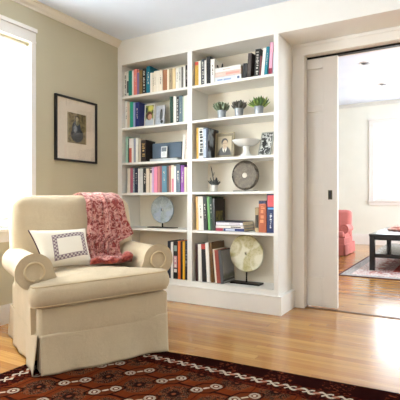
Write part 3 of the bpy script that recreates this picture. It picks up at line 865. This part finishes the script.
def succulent(label, x, hexs, seed, nl, L, W, spread):
    rnd = random.Random(seed)
    r = empty('potted_succulent', (x, 3.37, 1.6066)); tag(r, label, 'potted plant', 'succulents on the second shelf of right bay')
    pw = .078
    m = MB(); m.lathe([(0, 0), (.030, 0), (.032, .003), (.038, .066), (.040, .068), (.040, .072), (.037, .072), (.036, .064), (0, .060)], 28)
    m.build('pot', ZINC, r, smooth=False)
    m = MB(); m.lathe([(0, .066), (.03, .0655), (.0352, .066)], 24); m.build('soil', paint('4a3b2d', .9, .3, 120), r)
    m = MB()
    for k in range(nl):
        a = k * 2.399 + rnd.uniform(-.2, .2); f = (k + .5) / nl; el = 1.35 - spread * f + rnd.uniform(-.15, .15)
        d = (math.cos(a) * math.cos(el), math.sin(a) * math.cos(el), math.sin(el))
        rr = .030 * math.sqrt(f)
        leaf(m, (rr * math.cos(a), rr * math.sin(a), .066), d, L * rnd.uniform(.75, 1.15), W * rnd.uniform(.8, 1.2), .2, rnd.randrange(len(hexs)))
    m.build('leaves', [paint(h, .5, .15, 90) for h in hexs], r, smooth=True)
succulent('grey green rosette succulent in zinc pot, leftmost of three', -1.765, ['6f7d62', '85917a', '52604b'], 3, 60, .076, .030, .72)
succulent('dusty mauve grey succulent in zinc pot, middle of three', -1.601, ['6d6a62', '857d78', '565650'], 5, 60, .072, .022, .62)
succulent('spiky yellow green succulent in zinc pot, rightmost of three', -1.42, ['6f8a3c', '98ad55', '4a6a34', '7d9a48', '5c7c38', 'a07a4a'], 8, 60, .082, .024, 1.0)

# white footed compote
cp = empty('compote', (-1.548, 3.40, 1.2696)); tag(cp, 'white ceramic footed compote bowl beside the portrait photo', 'bowl')
PORC = paint('efefec', .25, .02, 10, 'white_glaze')
m = MB(); m.lathe([(0, .090), (.03, .090), (.07, .098), (.100, .117), (.117, .139), (.120, .143), (.116, .144), (.10, .124), (.066, .106), (0, .10)], 56)
m.build('bowl', PORC, cp, smooth=True)
m = MB(); m.lathe([(0, 0), (.066, 0), (.068, .006), (.058, .012), (.038, .026), (.027, .052), (.027, .072), (.036, .092), (0, .092)], 48); m.build('foot', PORC, cp, smooth=True)

# little pot with a dark sprig
po = empty('potted_sprig', (-1.838, 3.37, .9796)); tag(po, 'tiny white pot holding a dark spiky sprig', 'potted plant')
m = MB(); m.lathe([(0, 0), (.028, 0), (.03, .004), (.031, .058), (.029, .06), (.026, .056), (0, .052)], 28); m.build('pot', paint('dcdad3', .45), po, smooth=True)
rnd = random.Random(4); m = MB()
for k in range(22):
    a = rnd.uniform(0, 6.28); el = rnd.uniform(.5, 1.4)
    leaf(m, (.012 * math.cos(a), .012 * math.sin(a), .05), (math.cos(a) * math.cos(el), math.sin(a) * math.cos(el), math.sin(el)), rnd.uniform(.05, .085), .02, .1, k % 2)
m.tube([(0, 0, .055), (-.012, 0, .12), (-.022, 0, .17), (-.036, 0, .225)], [.005, .0045, .004, .002], 6, mi=0)
leaf(m, (-.022, 0, .165), (-.2, 0, 1), .05, .014, .05, 0); leaf(m, (-.016, 0, .13), (.4, 0, 1), .045, .014, .05, 1)
m.build('leaves', [paint('3d3f42', .6, .2, 90), paint('6a6c6a', .6, .2, 90)], po, smooth=True)

# dark curved ornament on the flat white stack
m = MB()
pts = [(-.024, 0, .036)] + [(.022 * math.cos(a), 0, .024 + .022 * math.sin(a)) for a in [PI + PI * k / 10 for k in range(11)]] + [(.026, 0, .038)]
m.tube(pts, .0055, 10)
o = m.build('curved_ornament', paint('1b1b1e', .4), None, smooth=True); o.location = (END['right_1a'] + .030, 3.37, 2.0425)
tag(o, 'small dark curved ornament on the flat white books', 'ornament')
# grey box low down behind the chair
bx = empty('storage_box', (-2.50, 3.34, .1946)); tag(bx, 'flat grey box on bottom shelf just behind the armchair', 'box')
m = MB(); m.box(-.15, .15, 0, .2, 0, .075); m.build('box_body', paint('8d8f90', .5), bx, bevel=.003)
m = MB(); m.box(-.155, .155, -.004, .204, .075, .105); m.build('lid', paint('7b7d80', .5), bx, bevel=.003)

# ------------------------------------------------------------------ framed print on the left wall
pf = empty('framed_print', (XL + .001, 2.747, 1.238)); tag(pf, 'black framed print of a seated figure in dark blue dress on left wall', 'picture')
hw, H = .24, .548
m = MB(); f = .017
m.box(0, .026, -hw, hw, 0, f); m.box(0, .026, -hw, hw, H - f, H); m.box(0, .026, -hw, -hw + f, f, H - f); m.box(0, .026, hw - f, hw, f, H - f)
m.build('frame', paint('16191b', .35), pf, bevel=.002)
m = MB(); m.box(.002, .010, -hw + f, hw - f, f, H - f); m.build('mat', paint('e3d6c2', .8, .02), pf)
def fig(s, x, y, z):
    # local: y across, z up, centre at 0
    n = s.noise(40, detail=4)
    c = s.mix(n.below(.5, .15), '8f7d52', '6b5b38')
    c = s.mix(y.abs().gt(.095), c, '9b8a62')
    c = s.mix(s.ell(y, z, .0, -.055, .072, .065, .1), c, '262a33')
    c = s.mix(s.ell(y, z, -.008, .0, .05, .065, .12), c, '39404c')
    c = s.mix(s.ell(y, z, -.02, -.005, .022, .03, .2), c, '7f8790')
    c = s.mix(s.ell(y, z, .0, .083, .026, .03), c, '4a3b26')
    c = s.mix(s.ell(y, z, .0, .078, .017, .022), c, 'b0a07e')
    c = s.mix(s.ell(y, z, .004, .045, .02, .018), c, '8f8666')
    c = s.mix(n.below(.42, .06) * .35, c, '1f1d18')
    s.color(c)
m = MB(); m.box(-.0008, .0008, -.109, .109, -.13, .13); o = m.build('print', pic_mat('figure_print', fig), pf); o.location = (.0112, .004, .29)
m = MB(); m.box(.0135, .015, -hw + f, hw - f, f, H - f); m.build('glass', glass_mat('picture_glass', .05), pf)

# ------------------------------------------------------------------ armchair
def arm_profile():
    cx, cz, R = .006, .537, .081
    P = [(.0, .225), (.0, .40), (-.003, .445)]
    for k in range(25):
        a = math.radians(262 - k * (262 + 0) / 24); P.append((cx + R * math.cos(a), cz + R * math.sin(a)))
    P += [(.103, .50), (.105, .42), (.105, .30), (.105, .225)]
    return P, (cx, cz, R)
def offset(P, d):
    n = len(P); out = []
    for i in range(n):
        a = Vector(P[i - 1]); b = Vector(P[i]); c = Vector(P[(i + 1) % n])
        e1 = (b - a); e2 = (c - b)
        n1 = Vector((-e1.y, e1.x)); n2 = Vector((-e2.y, e2.x))
        if n1.length > 1e-9: n1.normalize()
        if n2.length > 1e-9: n2.normalize()
        nn = (n1 + n2); nn = nn.normalized() if nn.length > 1e-6 else n1
        out.append((b.x - nn.x * d, b.y - nn.y * d))
    return out
def make_armchair(label, loc, rz, fab, pipe_fab, W=.76, D=.84, front_z=0.0):
    r = empty('armchair', loc, rz); tag(r, label, 'armchair')
    ox = W / 2
    # base rail
    m = MB(); m.soft((0, .40, .278), (W/2 + .005, .408, .088), .022, 8, (0, .008, 0)); m.build('base', fab, r, smooth=True)
    # seat cushion, T-shaped
    def outline(inset):
        a = .03
        X0, X1 = -W/2 - a + inset, W/2 + a - inset
        xi0, xi1 = -W/2 + .108 + inset, W/2 - .108 - inset
        yf, ys, yb = -.06 + inset, .056 - inset, .50 - inset
        raw = [(X0, yf, .05), (X1, yf, .05), (X1, ys, .035), (xi1, ys, .004), (xi1, yb, .03), (xi0, yb, .03), (xi0, ys, .004), (X0, ys, .035)]
        out = []; n = len(raw)
        for i, (x, y, rad) in enumerate(raw):
            p = Vector((x, y)); a_ = Vector(raw[i - 1][:2]); b_ = Vector(raw[(i + 1) % n][:2])
            d1 = (a_ - p); d2 = (b_ - p); l1 = min(rad, d1.length * .45); l2 = min(rad, d2.length * .45)
            s_, e_ = p + d1.normalized() * l1, p + d2.normalized() * l2
            for k in range(7):
                t = k / 6; q = s_ * (1 - t) ** 2 + p * 2 * t * (1 - t) + e_ * t * t
                out.append((q.x, q.y))
            # straight subdivisions towards the next corner
            nx = Vector(raw[(i + 1) % n][:2]); nr = raw[(i + 1) % n][2]
            e2 = nx - (nx - p).normalized() * min(nr, (nx - p).length * .45)
            for k in range(1, 8):
                q = e_ + (e2 - e_) * k / 8; out.append((q.x, q.y))
        return out
    zc, hz = .428, .066
    C0 = (0, .14); RI = .042
    base = outline(0); topo = outline(RI)
    def dome(s): return .022 * (1 - s ** 2.2)
    seq = []
    for s_ in (.02, .2, .4, .6, .8, .92): seq.append((topo, s_, zc - hz * .95))
    for k in range(13):
        an = -PI/2 + PI * k / 12
        seq.append((outline(RI * (1 - math.cos(an))), 1, zc + hz * .95 * math.copysign(abs(math.sin(an)) ** .9, an)))
    for s_ in (.92, .8, .6, .4, .2, .02): seq.append((topo, s_, zc + hz * .95 + dome(s_)))
    def ringz(o, scale, z): return [(C0[0] + (x - C0[0]) * scale, C0[1] + (y - C0[1]) * scale, z) for x, y in o]
    nb = len(base); vs = []
    for (o_, s_, z) in seq: vs += [(x - .028, y, zz + .03 * x) for x, y, zz in ringz(o_, s_, z)]
    fs = []
    for j in range(len(seq) - 1):
        for i in range(nb): fs.append((j * nb + i, j * nb + (i + 1) % nb, (j + 1) * nb + (i + 1) % nb, (j + 1) * nb + i))
    m = MB().add(vs, fs); cu = m.build('seat_cushion', fab, r, smooth=True)
    m = MB()
    for sg in (.80, -.80):
        m.tube([(x - .028, y, zc + hz * .95 * sg + .03 * x) for x, y in outline(RI * (1 - math.sqrt(1 - sg * sg)) - .001)], .0045, 6, closed=True)
    m.build('piping', pipe_fab, cu, smooth=True)
    # arms
    P, (cx, cz, R) = arm_profile()
    AX, TILT = -.018, .02
    for sg in (1, -1):
        m = MB(); y0, y1 = .075, .62
        seqa = [(.016, y0 - .010), (.006, y0 - .006), (.0, y0 + .006), (0, y0 + .2), (0, y1)]
        vs = []; n = len(P)
        for ins, y in seqa:
            Q = offset(P, -ins) if ins else P
            vs += [(sg * (-ox + x) + AX, y, z + TILT * sg * (-ox + x)) for x, z in Q]
        fs = [(j * n + i, j * n + (i + 1) % n, (j + 1) * n + (i + 1) % n, (j + 1) * n + i) for j in range(len(seqa) - 1) for i in range(n)]
        fs += [tuple(range(n)), tuple(range((len(seqa) - 1) * n, len(seqa) * n))]
        arm = m.add(vs, fs).build('arm', fab, r, smooth=True)
        md = arm.modifiers.new('edge', 'EDGE_SPLIT'); md.split_angle = 1.1
        m = MB()
        Q = offset(P, .004)
        path = [(sg * (-ox + x), y0 - .009, z) for x, z in offset(P, -.010)[1:-1]] if False else None
        ci = [(sg * (-ox + cx + R * .60 * math.cos(a)) + AX, y0 - .012, cz - TILT * sg * ox + R * .60 * math.sin(a)) for a in [math.radians(-60 + 330 * k / 30) for k in range(31)]]
        m.tube(ci, .0065, 8)
        m.tube([(sg * (-ox + x) + AX, y0 - .004, z - TILT * sg * ox) for x, z in [(p[0] * 1.0, p[1]) for p in P[3:30]]], .0045, 6)
        sp = [(sg * (-ox + cx + (R * .55) * (1 - .0 * k) * math.cos(math.radians(-30 + 260 * k / 20))), y0 - .012, cz + R * .5 * math.sin(math.radians(-30 + 260 * k / 20))) for k in range(21)]
        m.build('piping', pipe_fab, arm, smooth=True)
    # back
    def lean(o):
        k = (o[2] + .23) * .2
        edge = max(0, abs(o[0]) / (W/2 + .02) - .8) * .06
        zz = o[2]
        if o[2] > .15: zz = o[2] - edge * (o[2] - .15) / .1 * 1.2
        return Vector((o[0], o[1] + k, zz))
    m = MB(); m.soft((-.012, .585, .665), (W/2 + .02, .105, .265), .06, 12, (.012, .03, .008), warp=lean)
    bk = m.build('backrest', fab, r, smooth=True)
    m = MB()
    fr = []
    for k in range(41):
        t = k / 40
        x = (W/2 + .016) * (2 * t - 1)
        z = .931 - .0 ; fr.append((x * .97, .585 + .015 + .20 * (z - .665 + .23) + .0, z - max(0, abs(2 * t - 1) - .8) * .12 - .004))
    # rear shell below the back
    m2 = MB(); m2.soft((0, .735, .44), (W/2 - .006, .075, .22), .03, 6); m2.build('rear_panel', fab, r, smooth=True)
    # skirt: four panels with kick pleats at the corners
    rnd = random.Random(11)
    def panel(p0, p1, nrm, curl=0):
        p0, p1 = Vector(p0), Vector(p1); L = (p1 - p0).length; nrm = Vector(nrm)
        ph = rnd.uniform(0, 6)
        def fn(u, v):
            z = .226 - v * .212
            e = .008 + v * .014 + v * .007 * math.sin(u * L * 14 + ph) + v * v * .006 * math.sin(u * L * 31 + ph * 2)
            c = v * curl * (max(0, 1 - u * L / .05) ** 2)
            q = p0 + (p1 - p0) * u + nrm * (e - c * .0)
            return (q.x, q.y, z + .03 * q.x * (1 - v) + (.004 * math.sin(u * L * 9 + ph) * v * v))
        m = MB(); m.grid(fn, 48, 14); return m.build('skirt_panel', fab, r, smooth=True, solid=.004)
    panel((-W/2 + .004, 0, 0), (W/2 - .004, 0, 0), (0, -1, 0))
    panel((-W/2, D - .0, 0), (-W/2, .012, 0), (-1, 0, 0))
    panel((W/2, .012, 0), (W/2, D - .0, 0), (1, 0, 0))
    panel((W/2, D - .02, 0), (-W/2, D - .02, 0), (0, 1, 0))
    for sx in (-1, 1):
        m = MB(); m.box(sx * W/2 - .03, sx * W/2 + .03, .012, .03, .03, .25) if False else m.box(min(sx * (W/2 - .06), sx * (W/2 - .004)), max(sx * (W/2 - .06), sx * (W/2 - .004)), .012, .018, .02, .25)
        m.box(min(sx * (W/2 - .010), sx * (W/2 - .004)), max(sx * (W/2 - .010), sx * (W/2 - .004)), .018, .08, .02, .25)
        m.build('pleat_backing', fab, r)
    m = MB()
    for (x, y, zb) in ((-W/2 + .06, .07, front_z), (W/2 - .06, .07, front_z)):
        m = MB(); m.box(x - .022, x + .022, y - .022, y + .022, zb, .25); m.build('leg', paint('3a2a1c', .5), r, bevel=.003)
    for x in (-W/2 + .06, W/2 - .06):
        m = MB(); m.box(x - .022, x + .022, D - .092, D - .048, 0, .25); m.build('leg', paint('3a2a1c', .5), r, bevel=.003)
    return r
CREAM = fabric('cream_linen', 'c6b496', 500)
PIPE = fabric('cream_piping', 'c9b490', 500)
# chair frame: front-left foot (-1.856,1.518), turned 60 degrees
AN = math.radians(62.5); ca, sa = math.cos(AN), math.sin(AN)
CH = (-1.669, 1.838, 0)
make_armchair('large cream rolled-arm armchair with skirt on edge of the red rug', CH, AN, CREAM, PIPE, front_z=.0085, W=.73)
def chair_pt(x, y, z): # chair-local -> world
    return (CH[0] + x * ca - y * sa, CH[1] + x * sa + y * ca, z)

# lumbar pillow
def pillow_mat():
    s = Shader('pillow_linen'); x, y, z = s.xyz()
    w = s.noise(700, detail=1)
    c = s.mix(w, 'd6ccb9', 'e6decf')
    z = z - x * .14
    def ring(ax, az): return s.rect(x, z, -.072 + ax, .130 - ax, -.092 + az, .070 - az)
    band = ring(0, 0) * ring(.027, .027).inv()
    key = ((x * 44).fract().lt(.5)) * ((z * 44).fract().lt(.5))
    key2 = ((x * 44 + .5).fract().lt(.5)) * ((z * 44 + .5).fract().lt(.5))
    motif = (key + key2).mn(1) * .55 + .42
    edge = ring(0, 0) * ring(.003, .003).inv() + ring(.024, .024) * ring(.027, .027).inv()
    c = s.mix((band * motif).mx(edge * .8), c, '6e5763')
    s.color(c).set(rough=.9, sheen=.2, spec=.2); s.bump(w, .2, .002)
    return s.m
PIL = empty('lumbar_pillow', chair_pt(-.152, .283, .519), AN); tag(PIL, 'small white lumbar pillow with purple key-pattern border on cream armchair', 'pillow')
def pil_shape(u, v, sgn):
    x = (2*u - 1); z = (2*v - 1)
    w, h = .157, .130
    pin = 1 - .07 * (1 - abs(z) ** 2) * 0
    px = x * w * (1 - .06 * (1 - z*z)) - .03 * z * (.5 - .5 * x) ; pz = z * h * (1 - .08 * (1 - x*x))
    th = .05 * max(0, (1 - x**4) * (1 - z**4)) ** .7
    return (px, sgn * th, pz)
m = MB(); m.grid(lambda u, v: pil_shape(u, v, -1), 28, 22); m.grid(lambda u, v: pil_shape(1 - u, v, 1), 28, 22)
po_ = m.build('pillow_cover', pillow_mat(), PIL, smooth=True)
po_.rotation_euler = (-.60, 0, 0); po_.location = (0, .070, .100)
m = MB(); m.tube([pil_shape(0, k / 20, -1) for k in range(21)], .004, 6); pp = m.build('piping', fabric('plum_piping', '4a3038', 400), po_, smooth=True)

# throw blanket over the back
def throw_mat():
    s = Shader('paisley_throw')
    n = s.noise(22, detail=4, dist=2.2); v = s.voronoi(34); q = s.noise(60, detail=3, dist=1)
    c = s.mix(n.below(.5, .07), '8a3c38', 'c28a80')
    c = s.mix(v.below(.32, .05) * q.below(.55, .08), c, '6c2424')
    c = s.mix(q.below(.40, .05) * .7, c, 'd6b0a2')
    s.color(c).set(rough=.95, sheen=.3, spec=.1); s.bump(q, .3, .003)
    return s.m
TH = empty('throw_blanket', chair_pt(.12, .55, .52), AN); tag(TH, 'red paisley throw draped over back of cream armchair', 'throw blanket')
def back_front(z): return .585 - .105 - .035 + .2 * (z - .665 + .23)
prof = []
for k in range(8): # rear drop
    z = .70 + .20 * k / 7; prof.append((.585 + .105 + .055 + .2 * (z - .435), z))
for k in range(1, 9):
    a = PI * k / 9; yc = .585 + .2 * (.93 - .435); prof.append((yc + .150 * math.cos(a) + .004, .903 + .047 * math.sin(a)))
for k in range(22):
    z = .90 - .345 * k / 21; prof.append((back_front(z) - .028, z))
prof += [(.425, .537), (.39, .528), (.35, .526), (.31, .525), (.26, .523), (.215, .521)]
cum = [0]
for a, b in zip(prof, prof[1:]): cum.append(cum[-1] + math.dist(a, b))
def at(t):
    s_ = t * cum[-1]
    for i in range(len(prof) - 1):
        if s_ <= cum[i + 1] + 1e-9:
            f = (s_ - cum[i]) / (cum[i + 1] - cum[i]); return (prof[i][0] + (prof[i+1][0] - prof[i][0]) * f, prof[i][1] + (prof[i+1][1] - prof[i][1]) * f)
    return prof[-1]
rnd = random.Random(3)
def throw_fn(u, v):
    y, z = at(v)
    f = max(0, (v - .45) / .55)
    x0 = .040 - .04 * f + .005 * math.sin(v * 23)
    g = max(0, min(1, (z - .625) / .05)) if v > .4 else 1
    x1 = (.28 + .085 * min(1, f * 1.6)) * g + .232 * (1 - g) + .007 * math.sin(v * 17 + 1)
    x = x0 + (x1 - x0) * u
    fold = .012 * math.sin(u * 15 + math.sin(v * 5) * .8) + .008 * math.sin(u * 33 + v * 9) + .006 * math.sin(v * 40 + u * 6)
    ridge = .022 * math.exp(-((u - .50 - .06 * math.sin(v * 6)) / .05) ** 2)
    (ya, za), (yb, zb) = at(max(0, v - .012)), at(min(1, v + .012))
    tl = math.hypot(yb - ya, zb - za) or 1
    off = (abs(fold) + ridge) * (.3 if z > .915 else .3 + .7 * min(1, (.915 - z) / .08)) + .003
    y += off * (zb - za) / tl; z -= off * (yb - ya) / tl
    z += (.006 * math.sin(u * 22) ** 2 if v > .85 else 0)
    return (x - .12, y - .55, z - .52)
m = MB(); m.grid(throw_fn, 60, 90); m.build('cloth', throw_mat(), TH, smooth=True, solid=.004)
# gathered dark hem bunched on the seat
m = MB()
def hem(u, v):
    a = 2 * PI * u; x = -.03 + .268 * v
    R = .016 + .010 * math.sin(v * 9) ** 2 + .020 * max(0, v - .55) * 2
    R *= min(1, v / .04 + .15, (1 - v) / .04 + .15)
    yy = .215 + .02 * math.sin(v * 7 + 1); zz = .521 + R * .85
    w = 1 + .18 * math.sin(3 * a + v * 20)
    return (x - .12, yy + 1.3 * R * w * math.cos(a) - .55, zz + R * .85 * math.sin(a) - .52)
m.grid(hem, 18, 60, wrap_u=True)
s = Shader('dark_red_hem'); q = s.noise(50, detail=3, dist=1)
s.color(s.mix(q.below(.5, .1), '6e2420', '9c4a3c')).set(rough=.95, sheen=.3, spec=.1)
m.build('gathered_hem', s.m, TH, smooth=True)

# ------------------------------------------------------------------ red patterned rug
def rug_mat():
    s = Shader('bokhara_rug'); x, y, z = s.xyz()
    wob = s.noise(28, detail=2); x = x + (wob - .5) * .012; wob2 = s.noise(31, s.vec(y, x, 4), 2); y = y + (wob2 - .5) * .012
    fine = s.noise(240, detail=2); mid = s.noise(70, detail=3)
    c = s.mix(mid, '4f200e', '632c14')
    fx = ((x + 1.637) / .2 + .5).fract(); fy = ((y - 1.823) / .262 + .5).fract()
    ax = (fx - .5) * .2; ay = (fy - .5) * .262
    bx_ = (((x + 1.637) / .2).fract() - .5) * .2; by = (((y - 1.823) / .262).fract() - .5) * .262
    # dark flower medallion
    r2 = ((bx_ / .074) * (bx_ / .074) + (by / .088) * (by / .088)).sqrt()
    c = s.mix(r2.below(1, .1) * mid.below(.53, .06) * .9, c, '1d0e0b')
    c = s.mix(r2.below(1.05, .1) * fine.below(.42, .05) * .6, c, '77654f')
    c = s.mix(r2.below(.38, .08) * .9, c, '1d100e')
    c = s.mix(r2.below(.13, .05), c, '6e3a22')
    # dark lattice lines
    ln = ((ay + .02).abs()).below(.008, .003).mx(ax.abs().below(.003, .002) * .7)
    c = s.mix(ln * .9, c, '1a0c0b')
    # pointed oval with two pale rings, set on the diagonal
    d1 = ax * .62 + ay * .78; d2 = ax * .78 - ay * .62
    ov = (d1.abs() / .100 + (d2 / .060) * (d2 / .060)).below(1, .06)
    c = s.mix(ov * .92, c, '180c09')
    ov2 = (d1.abs() / .088 + (d2 / .050) * (d2 / .050)).below(1, .06)
    c = s.mix(ov2 * .9, c, s.mix(mid, '4a2010', '5f2d17'))
    e = d1.abs() - .050
    rr = (e * e + d2 * d2).sqrt()
    ring = (rr - .022).abs().below(.0058, .002)
    c = s.mix(ring * fine.below(.60, .1), c, '988b7a')
    c = s.mix(rr.below(.008, .003), c, 'b9a994')
    c = s.mix(((d1.abs().below(.016, .004)) * (d2.abs().below(.006, .003))) * .8, c, 'b9a994')
    # borders: distance from the rug's outer straight lines
    top = (y * -1) + 2.035; left = x + 1.953
    inner = top.mn(left)                       # >0 towards the field
    c = s.mix(inner.lt(.08), c, '270d0a')
    c = s.mix(inner.lt(.08) * mid.below(.47, .05) * .6, c, '5c2412')
    along = s.mix(0, '000000', '000000')
    isTop = top.lt(left)
    al = x * isTop + y * isTop.inv()
    ph = al * (2 * PI / .0875)
    wave = ph.sin() * .018
    sc1 = (inner - wave).abs().below(.009, .002)
    sc2 = (inner + wave).abs().below(.006, .002) * ((ph + 1.2).sin().gt(-.2))
    c = s.mix(sc1.mx(sc2) * fine.below(.60, .1) * .95, c, 'bdb09d')
    dot = s.ell((ph / (2 * PI)).fract() - .5, inner, 0, 0, .2, .012, .2)
    c = s.mix(dot * .7, c, '8a4a33')
    c = s.mix(inner.lt(-.045), c, '220c0a')
    c = s.mix(inner.lt(-.045) * mid.below(.40, .04) * ((al * 22).sin().gt(0)), c, '63301c')
    s.color(c).set(rough=1, spec=.0); s.bump(fine, .3, .003)
    return s.m
def edge_y(x):
    pts = [(-2.04, 2.105), (-1.63, 2.128), (-1.283, 2.178), (-.7, 2.205), (-.236, 2.228), (1.3, 2.26)]
    for (a, b), (c_, d_) in zip(pts, pts[1:]):
        if x <= c_: return b + (d_ - b) * (x - a) / (c_ - a)
    return pts[-1][1]
m = MB()
def rug(u, v, z=.008):
    x = -2.04 + 3.2 * u; return (x, .1 + (edge_y(x) - .1) * v, z)
m.grid(lambda u, v: rug(u, v), 60, 40)
n = len(m.v)
m.grid(lambda u, v: rug(1 - u, v, .0006), 60, 1)
def rim(fn):
    m.grid(lambda u, v: (*fn(u)[:2], .0006 + .0074 * v), 60, 1)
rim(lambda u: rug(1 - u, 1)); rim(lambda u: rug(u, 0)); rim(lambda u: rug(0, 1 - u)); rim(lambda u: rug(1, u))
rg = m.build('rug', rug_mat())
tag(rg, 'dark red patterned oriental rug under front of cream armchair', 'rug')

# ------------------------------------------------------------------ far room furniture
PINK = fabric('pink_cotton', 'c8766f', 400)
pk = make_armchair('pink skirted armchair partly hidden behind the sliding door', (-2.03, 7.34, 0), 0, PINK, PINK, W=1.06, D=1.0)
pk.scale = (.8, .8, .8)
def far_rug():
    s = Shader('pale_red_rug'); x, y, z = s.xyz()
    n = s.noise(14, detail=3, dist=1); f = s.noise(60, detail=2)
    e = (x + 1.265).mn(y - 5.44).mn((y * -1) + 8.9).mn((x * -1) + 1.6)
    c = s.mix(n.below(.5, .1), 'a23b3a', 'c46a60')
    c = s.mix(e.lt(.55) , c, s.mix(f.below(.5, .08), 'd9c9c4', 'b06a6a'))
    c = s.mix(e.lt(.42), c, s.mix(n.below(.5, .06), 'f4ede6', 'c98a82'))
    c = s.mix(e.lt(.13), s.mix(e.lt(.30), c, s.mix(f.below(.5, .08), 'f0eae4', 'd4aea8')), s.mix(f.below(.5, .1), 'a49e9c', 'd2cbc6'))
    c = s.mix(e.lt(.022), c, '5a3a40')
    s.color(c).set(rough=.95, spec=.1); return s.m
m = MB(); m.box(-1.265, 1.6, 5.44, 8.9, .0006, .009)
tag(m.build('rug', far_rug()), 'pale red bordered rug under black table beyond doorway', 'rug')
ct = empty('coffee_table', (-.40, 6.8, .0092)); tag(ct, 'long black coffee table with lower shelf beyond the doorway', 'table')
tw, td, tz = .6, .82, .467
m = MB(); m.box(-tw, tw, -td, td, tz - .028, tz); m.build('table_top', BLACKLAC, ct, bevel=.004)
m = MB()
m.box(-tw + .02, tw - .02, -td + .015, -td + .035, tz - .075, tz - .028); m.box(-tw + .02, tw - .02, td - .035, td - .015, tz - .075, tz - .028)
m.box(-tw + .015, -tw + .035, -td + .035, td - .035, tz - .075, tz - .028); m.box(tw - .035, tw - .015, -td + .035, td - .035, tz - .075, tz - .028)
m.build('apron', BLACKLAC, ct)
for sx in (-1, 1):
    for sy in (-1, 1):
        m = MB(); m.box(sx * (tw - .038) - .032, sx * (tw - .038) + .032, sy * (td - .038) - .032, sy * (td - .038) + .032, 0, tz - .028); m.build('leg', BLACKLAC, ct, bevel=.003)
m = MB(); m.box(-tw + .02, tw - .02, -td + .02, td - .02, .165, .215); m.build('lower_shelf', BLACKLAC, ct, bevel=.003)
fc = empty('folded_cloth', (-.62, 6.95, .4808)); tag(fc, 'folded pink patterned cloth lying on the black coffee table', 'cloth')
s = Shader('pink_print_cloth'); n = s.noise(30, detail=3, dist=1.5)
s.color(s.mix(n.below(.5, .08), 'd98a7f', 'efd3c4')).set(rough=.9, spec=.1)
m = MB(); m.soft((0, 0, .015), (.26, .2, .0145), .014, 6, (0, 0, .004)); m.build('lower_fold', s.m, fc, smooth=True)
m = MB(); m.soft((.03, .01, .043), (.22, .17, .0125), .012, 6, (0, 0, .006)); m.build('upper_fold', s.m, fc, smooth=True)

# ------------------------------------------------------------------ light
w = bpy.data.worlds.new('daylight'); sc.world = w; w.use_nodes = True
bg = w.node_tree.nodes['Background']; bg.inputs[0].default_value = (.86, .93, 1, 1); bg.inputs[1].default_value = 2.2
def area(name, loc, target, sx, sy, power, col=(1, 1, 1)):
    l = bpy.data.lights.new(name, 'AREA'); l.shape = 'RECTANGLE'; l.size = sx; l.size_y = sy; l.energy = power; l.color = col
    o = bpy.data.objects.new(name, l); COL.objects.link(o); o.location = loc
    d = Vector(target) - Vector(loc); o.rotation_euler = d.to_track_quat('-Z', 'Y').to_euler()
    return o
COOL = (.87, .94, 1)
area('window_daylight', (XL - .30, 1.71, 1.5), (0, 1.71, 1.3), 1.5, 1.9, 270, COOL)
area('side_window_daylight', (XL - .30, -1.0, 1.5), (0, -1.0, 1.3), 1.5, 1.9, 330, COOL)
for x, c in ((-1.4, (.95, .97, 1)), (.8, (1, .89, .74))): area('rear_daylight_and_lamp_fill', (x, YR - .4, 1.5), (x, 0, 1.4), 1.6, 1.9, 19, c)  # right one is tinted warm, standing in for unseen room lamps
for x in (-.92, .92): area('far_window_daylight', (x, FY1 + .4, 1.75), (x, 6, 1.4), 1.5, 2.0, 75, COOL)
for y in (5.9, 8.0): area('far_side_fill', (FX1 + .4, y, 1.75), (0, y, 1.4), 1.8, 2.0, 330, COOL)  # fill added at the unseen side windows to brighten the far room

# ------------------------------------------------------------------ camera and view
cam = bpy.data.cameras.new('camera'); co = bpy.data.objects.new('camera', cam); COL.objects.link(co); sc.camera = co
co.location = (0, 0, .9); co.rotation_euler = (PI/2, 0, math.radians(30.48))
cam.sensor_width = 36; cam.lens = 440 / 400 * 36; cam.shift_y = 1 / 400; cam.clip_start = .05
vs = sc.view_settings; vs.view_transform = 'Standard'; vs.look = 'None'; vs.gamma = 1; vs.use_curve_mapping = False; vs.exposure = 0.0
sc.cycles.use_denoising = True
sc.cycles.max_bounces = 10; sc.cycles.diffuse_bounces = 6; sc.cycles.transparent_max_bounces = 12
